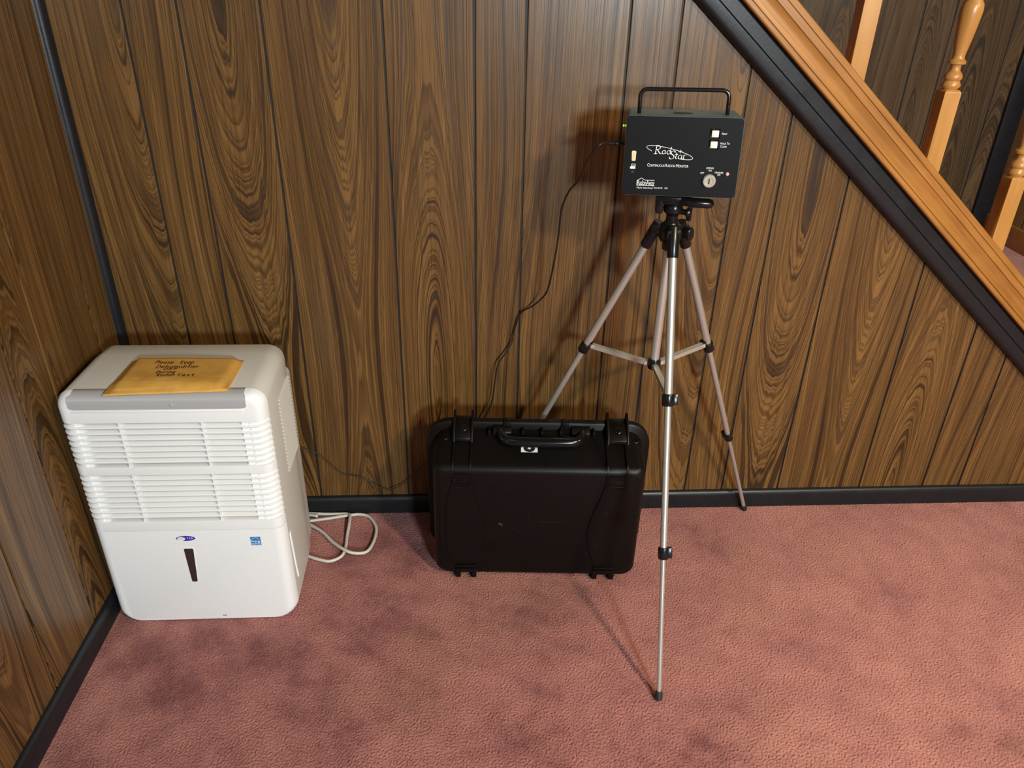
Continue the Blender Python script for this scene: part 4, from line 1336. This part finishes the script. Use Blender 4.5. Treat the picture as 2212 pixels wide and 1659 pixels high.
# wordmark: calligraphic letters inside a tilted orbit with a star
mb = MB()
nib = (0.72, 0.42)


def glyph(strokes_, ox, oy, k, wd=0.42, sh=0.12):
    for s_ in strokes_:
        stroke(mb, [(ox + (x + y * sh) * k, oy + y * k) for x, y in s_], mprint, wd, nib)


CAPR = [[(0.25, 1.0), (0.25, 0.02)], [(0.05, 0.0), (0.48, 0.0)], [(0.02, 0.97), (0.3, 1.0)] + A_(0.38, 0.76, 0.34, 0.24, 90, -95) + [(0.27, 0.5)], [(0.42, 0.5), (0.78, 0.06), (0.95, 0.0)]]
LOWA = [A_(0.27, 0.24, 0.22, 0.26, 60, 330), [(0.50, 0.50), (0.48, 0.1), (0.60, 0.0)]]
LOWD = [A_(0.26, 0.24, 0.22, 0.26, 40, 330), [(0.52, 1.0), (0.50, 0.1), (0.60, 0.0)]]
CAPS = [[(0.62, 0.78), (0.60, 0.95), (0.42, 1.0), (0.20, 0.92), (0.14, 0.74), (0.30, 0.56), (0.52, 0.44), (0.62, 0.26), (0.52, 0.07), (0.30, 0.0), (0.08, 0.06), (0.04, 0.24)]]
LOWT = [[(0.22, 0.78), (0.18, 0.14), (0.26, 0.0), (0.40, 0.04)], [(0.04, 0.56), (0.40, 0.56)]]
LOWR = [[(0.14, 0.54), (0.14, 0.0)], [(0.02, 0.0), (0.28, 0.0)], [(0.14, 0.36), (0.28, 0.54), (0.44, 0.54)]]
glyph(CAPR, -49.8, 5.2, 14.2, 0.62)
glyph(LOWA, -35.4, 5.4, 11.6)
glyph(LOWD, -27.0, 5.3, 12.2)
glyph(CAPS, -22.4, -3.0, 14.2, 0.62)
glyph(LOWT, -13.2, -2.3, 13.4)
glyph(LOWA, -7.0, -2.2, 13.0)
glyph(LOWR, 1.0, -2.3, 13.0)
orb = arcpts(-21.5, 7.8, 41.5, 7.0, -12, 222, 40, math.radians(-12.5))
stroke(mb, orb, mprint, 0.75)
stroke(mb, arcpts(-21.5, 7.8, 41.5, 7.0, -62, -12, 12, math.radians(-12.5)), mprint, 0.75)
for k in range(8):
    a = k * PI / 4 + 0.2
    l = 4.2 if k % 2 == 0 else 2.6
    c, s_ = math.cos(a), math.sin(a)
    mb.add([mprint(-3.0 + l * c, 10.2 + l * s_), mprint(-3.0 - 0.45 * s_, 10.2 + 0.45 * c), mprint(-3.0 + 0.45 * s_, 10.2 - 0.45 * c)], [(0, 1, 2)])
mb.build('wordmark', PRINTW, mon, smooth=False)['kind'] = 'stuff'

# ================================================================== MONITOR'S POWER CABLE
plug_l = V((-BW - 0.0006, 0.032, 0.0165))
Mm = Matrix.Translation(V((1.174, -0.28, 0.993))) @ (Matrix.Rotation(math.radians(-11.274), 4, 'Z') @ Matrix.Rotation(math.radians(-3.625), 4, 'X') @ Matrix.Rotation(math.radians(-1.232), 4, 'Y'))
PW = Mm @ plug_l
out = (Mm.to_3x3() @ V((-1, 0, 0))).normalized()
CB = [PW + out * 0.030, V((1.0330, -0.235, 1.0030)), V((1.0180, -0.215, 0.972)), V((1.0075, -0.190, 0.930)), V((0.9940, -0.160, 0.900)), V((0.9850, -0.130, 0.855)), V((0.9850, -0.100, 0.790)), V((0.9790, -0.075, 0.705)), V((0.9720, -0.050, 0.647)), V((0.9620, -0.035, 0.622)), V((0.9430, -0.022, 0.598)), V((0.9170, -0.010, 0.574)), V((0.9030, -0.008, 0.527)), V((0.9000, -0.012, 0.505)),
      V((0.8850, -0.018, 0.478)), V((0.8670, -0.020, 0.450)), V((0.8590, -0.022, 0.405)), V((0.850, -0.024, 0.340)), V((0.815, -0.024, 0.270)), V((0.760, -0.022, 0.205)), V((0.710, -0.016, 0.172)), V((0.6750, -0.014, 0.150)), V((0.6480, -0.013, 0.118)), V((0.6230, -0.015, 0.096)), V((0.5980, -0.017, 0.083)), V((0.5830, -0.017, 0.0795)), V((0.5560, -0.014, 0.092)), V((0.5280, -0.012, 0.112)), V((0.5020, -0.010, 0.122)), V((0.4780, -0.010, 0.126)), V((0.4620, -0.010, 0.137)), V((0.4300, -0.010, 0.176)), V((0.4080, -0.010, 0.196)), V((0.36, -0.012, 0.215)), V((0.30, -0.014, 0.22))]
cable = thing('power_cable', 'thin black power cable hanging from the monitor down behind the black case', 'cable', tuple(PW))
_cp = smooth_path(CB, 6)
MB().tube([p - PW for p in _cp], [0.0020 if p.x > 0.70 else 0.0012 for p in _cp], 8).build('cord', CABLE, cable, angle=180)
mb = MB()
mb.tube([V((0, 0, 0)), out * 0.003, out * 0.0032, out * 0.016, out * 0.017, out * 0.030, out * 0.033], [0.0022, 0.0022, 0.0050, 0.0050, 0.0038, 0.0030, 0.0018], 14)
for k in range(4):
    c = out * (0.019 + 0.003 * k)
    mb.tube([c - out * 0.0007, c + out * 0.0007], [0.0046, 0.0046], 12)
mb.build('plug', CABLE, cable, angle=40)
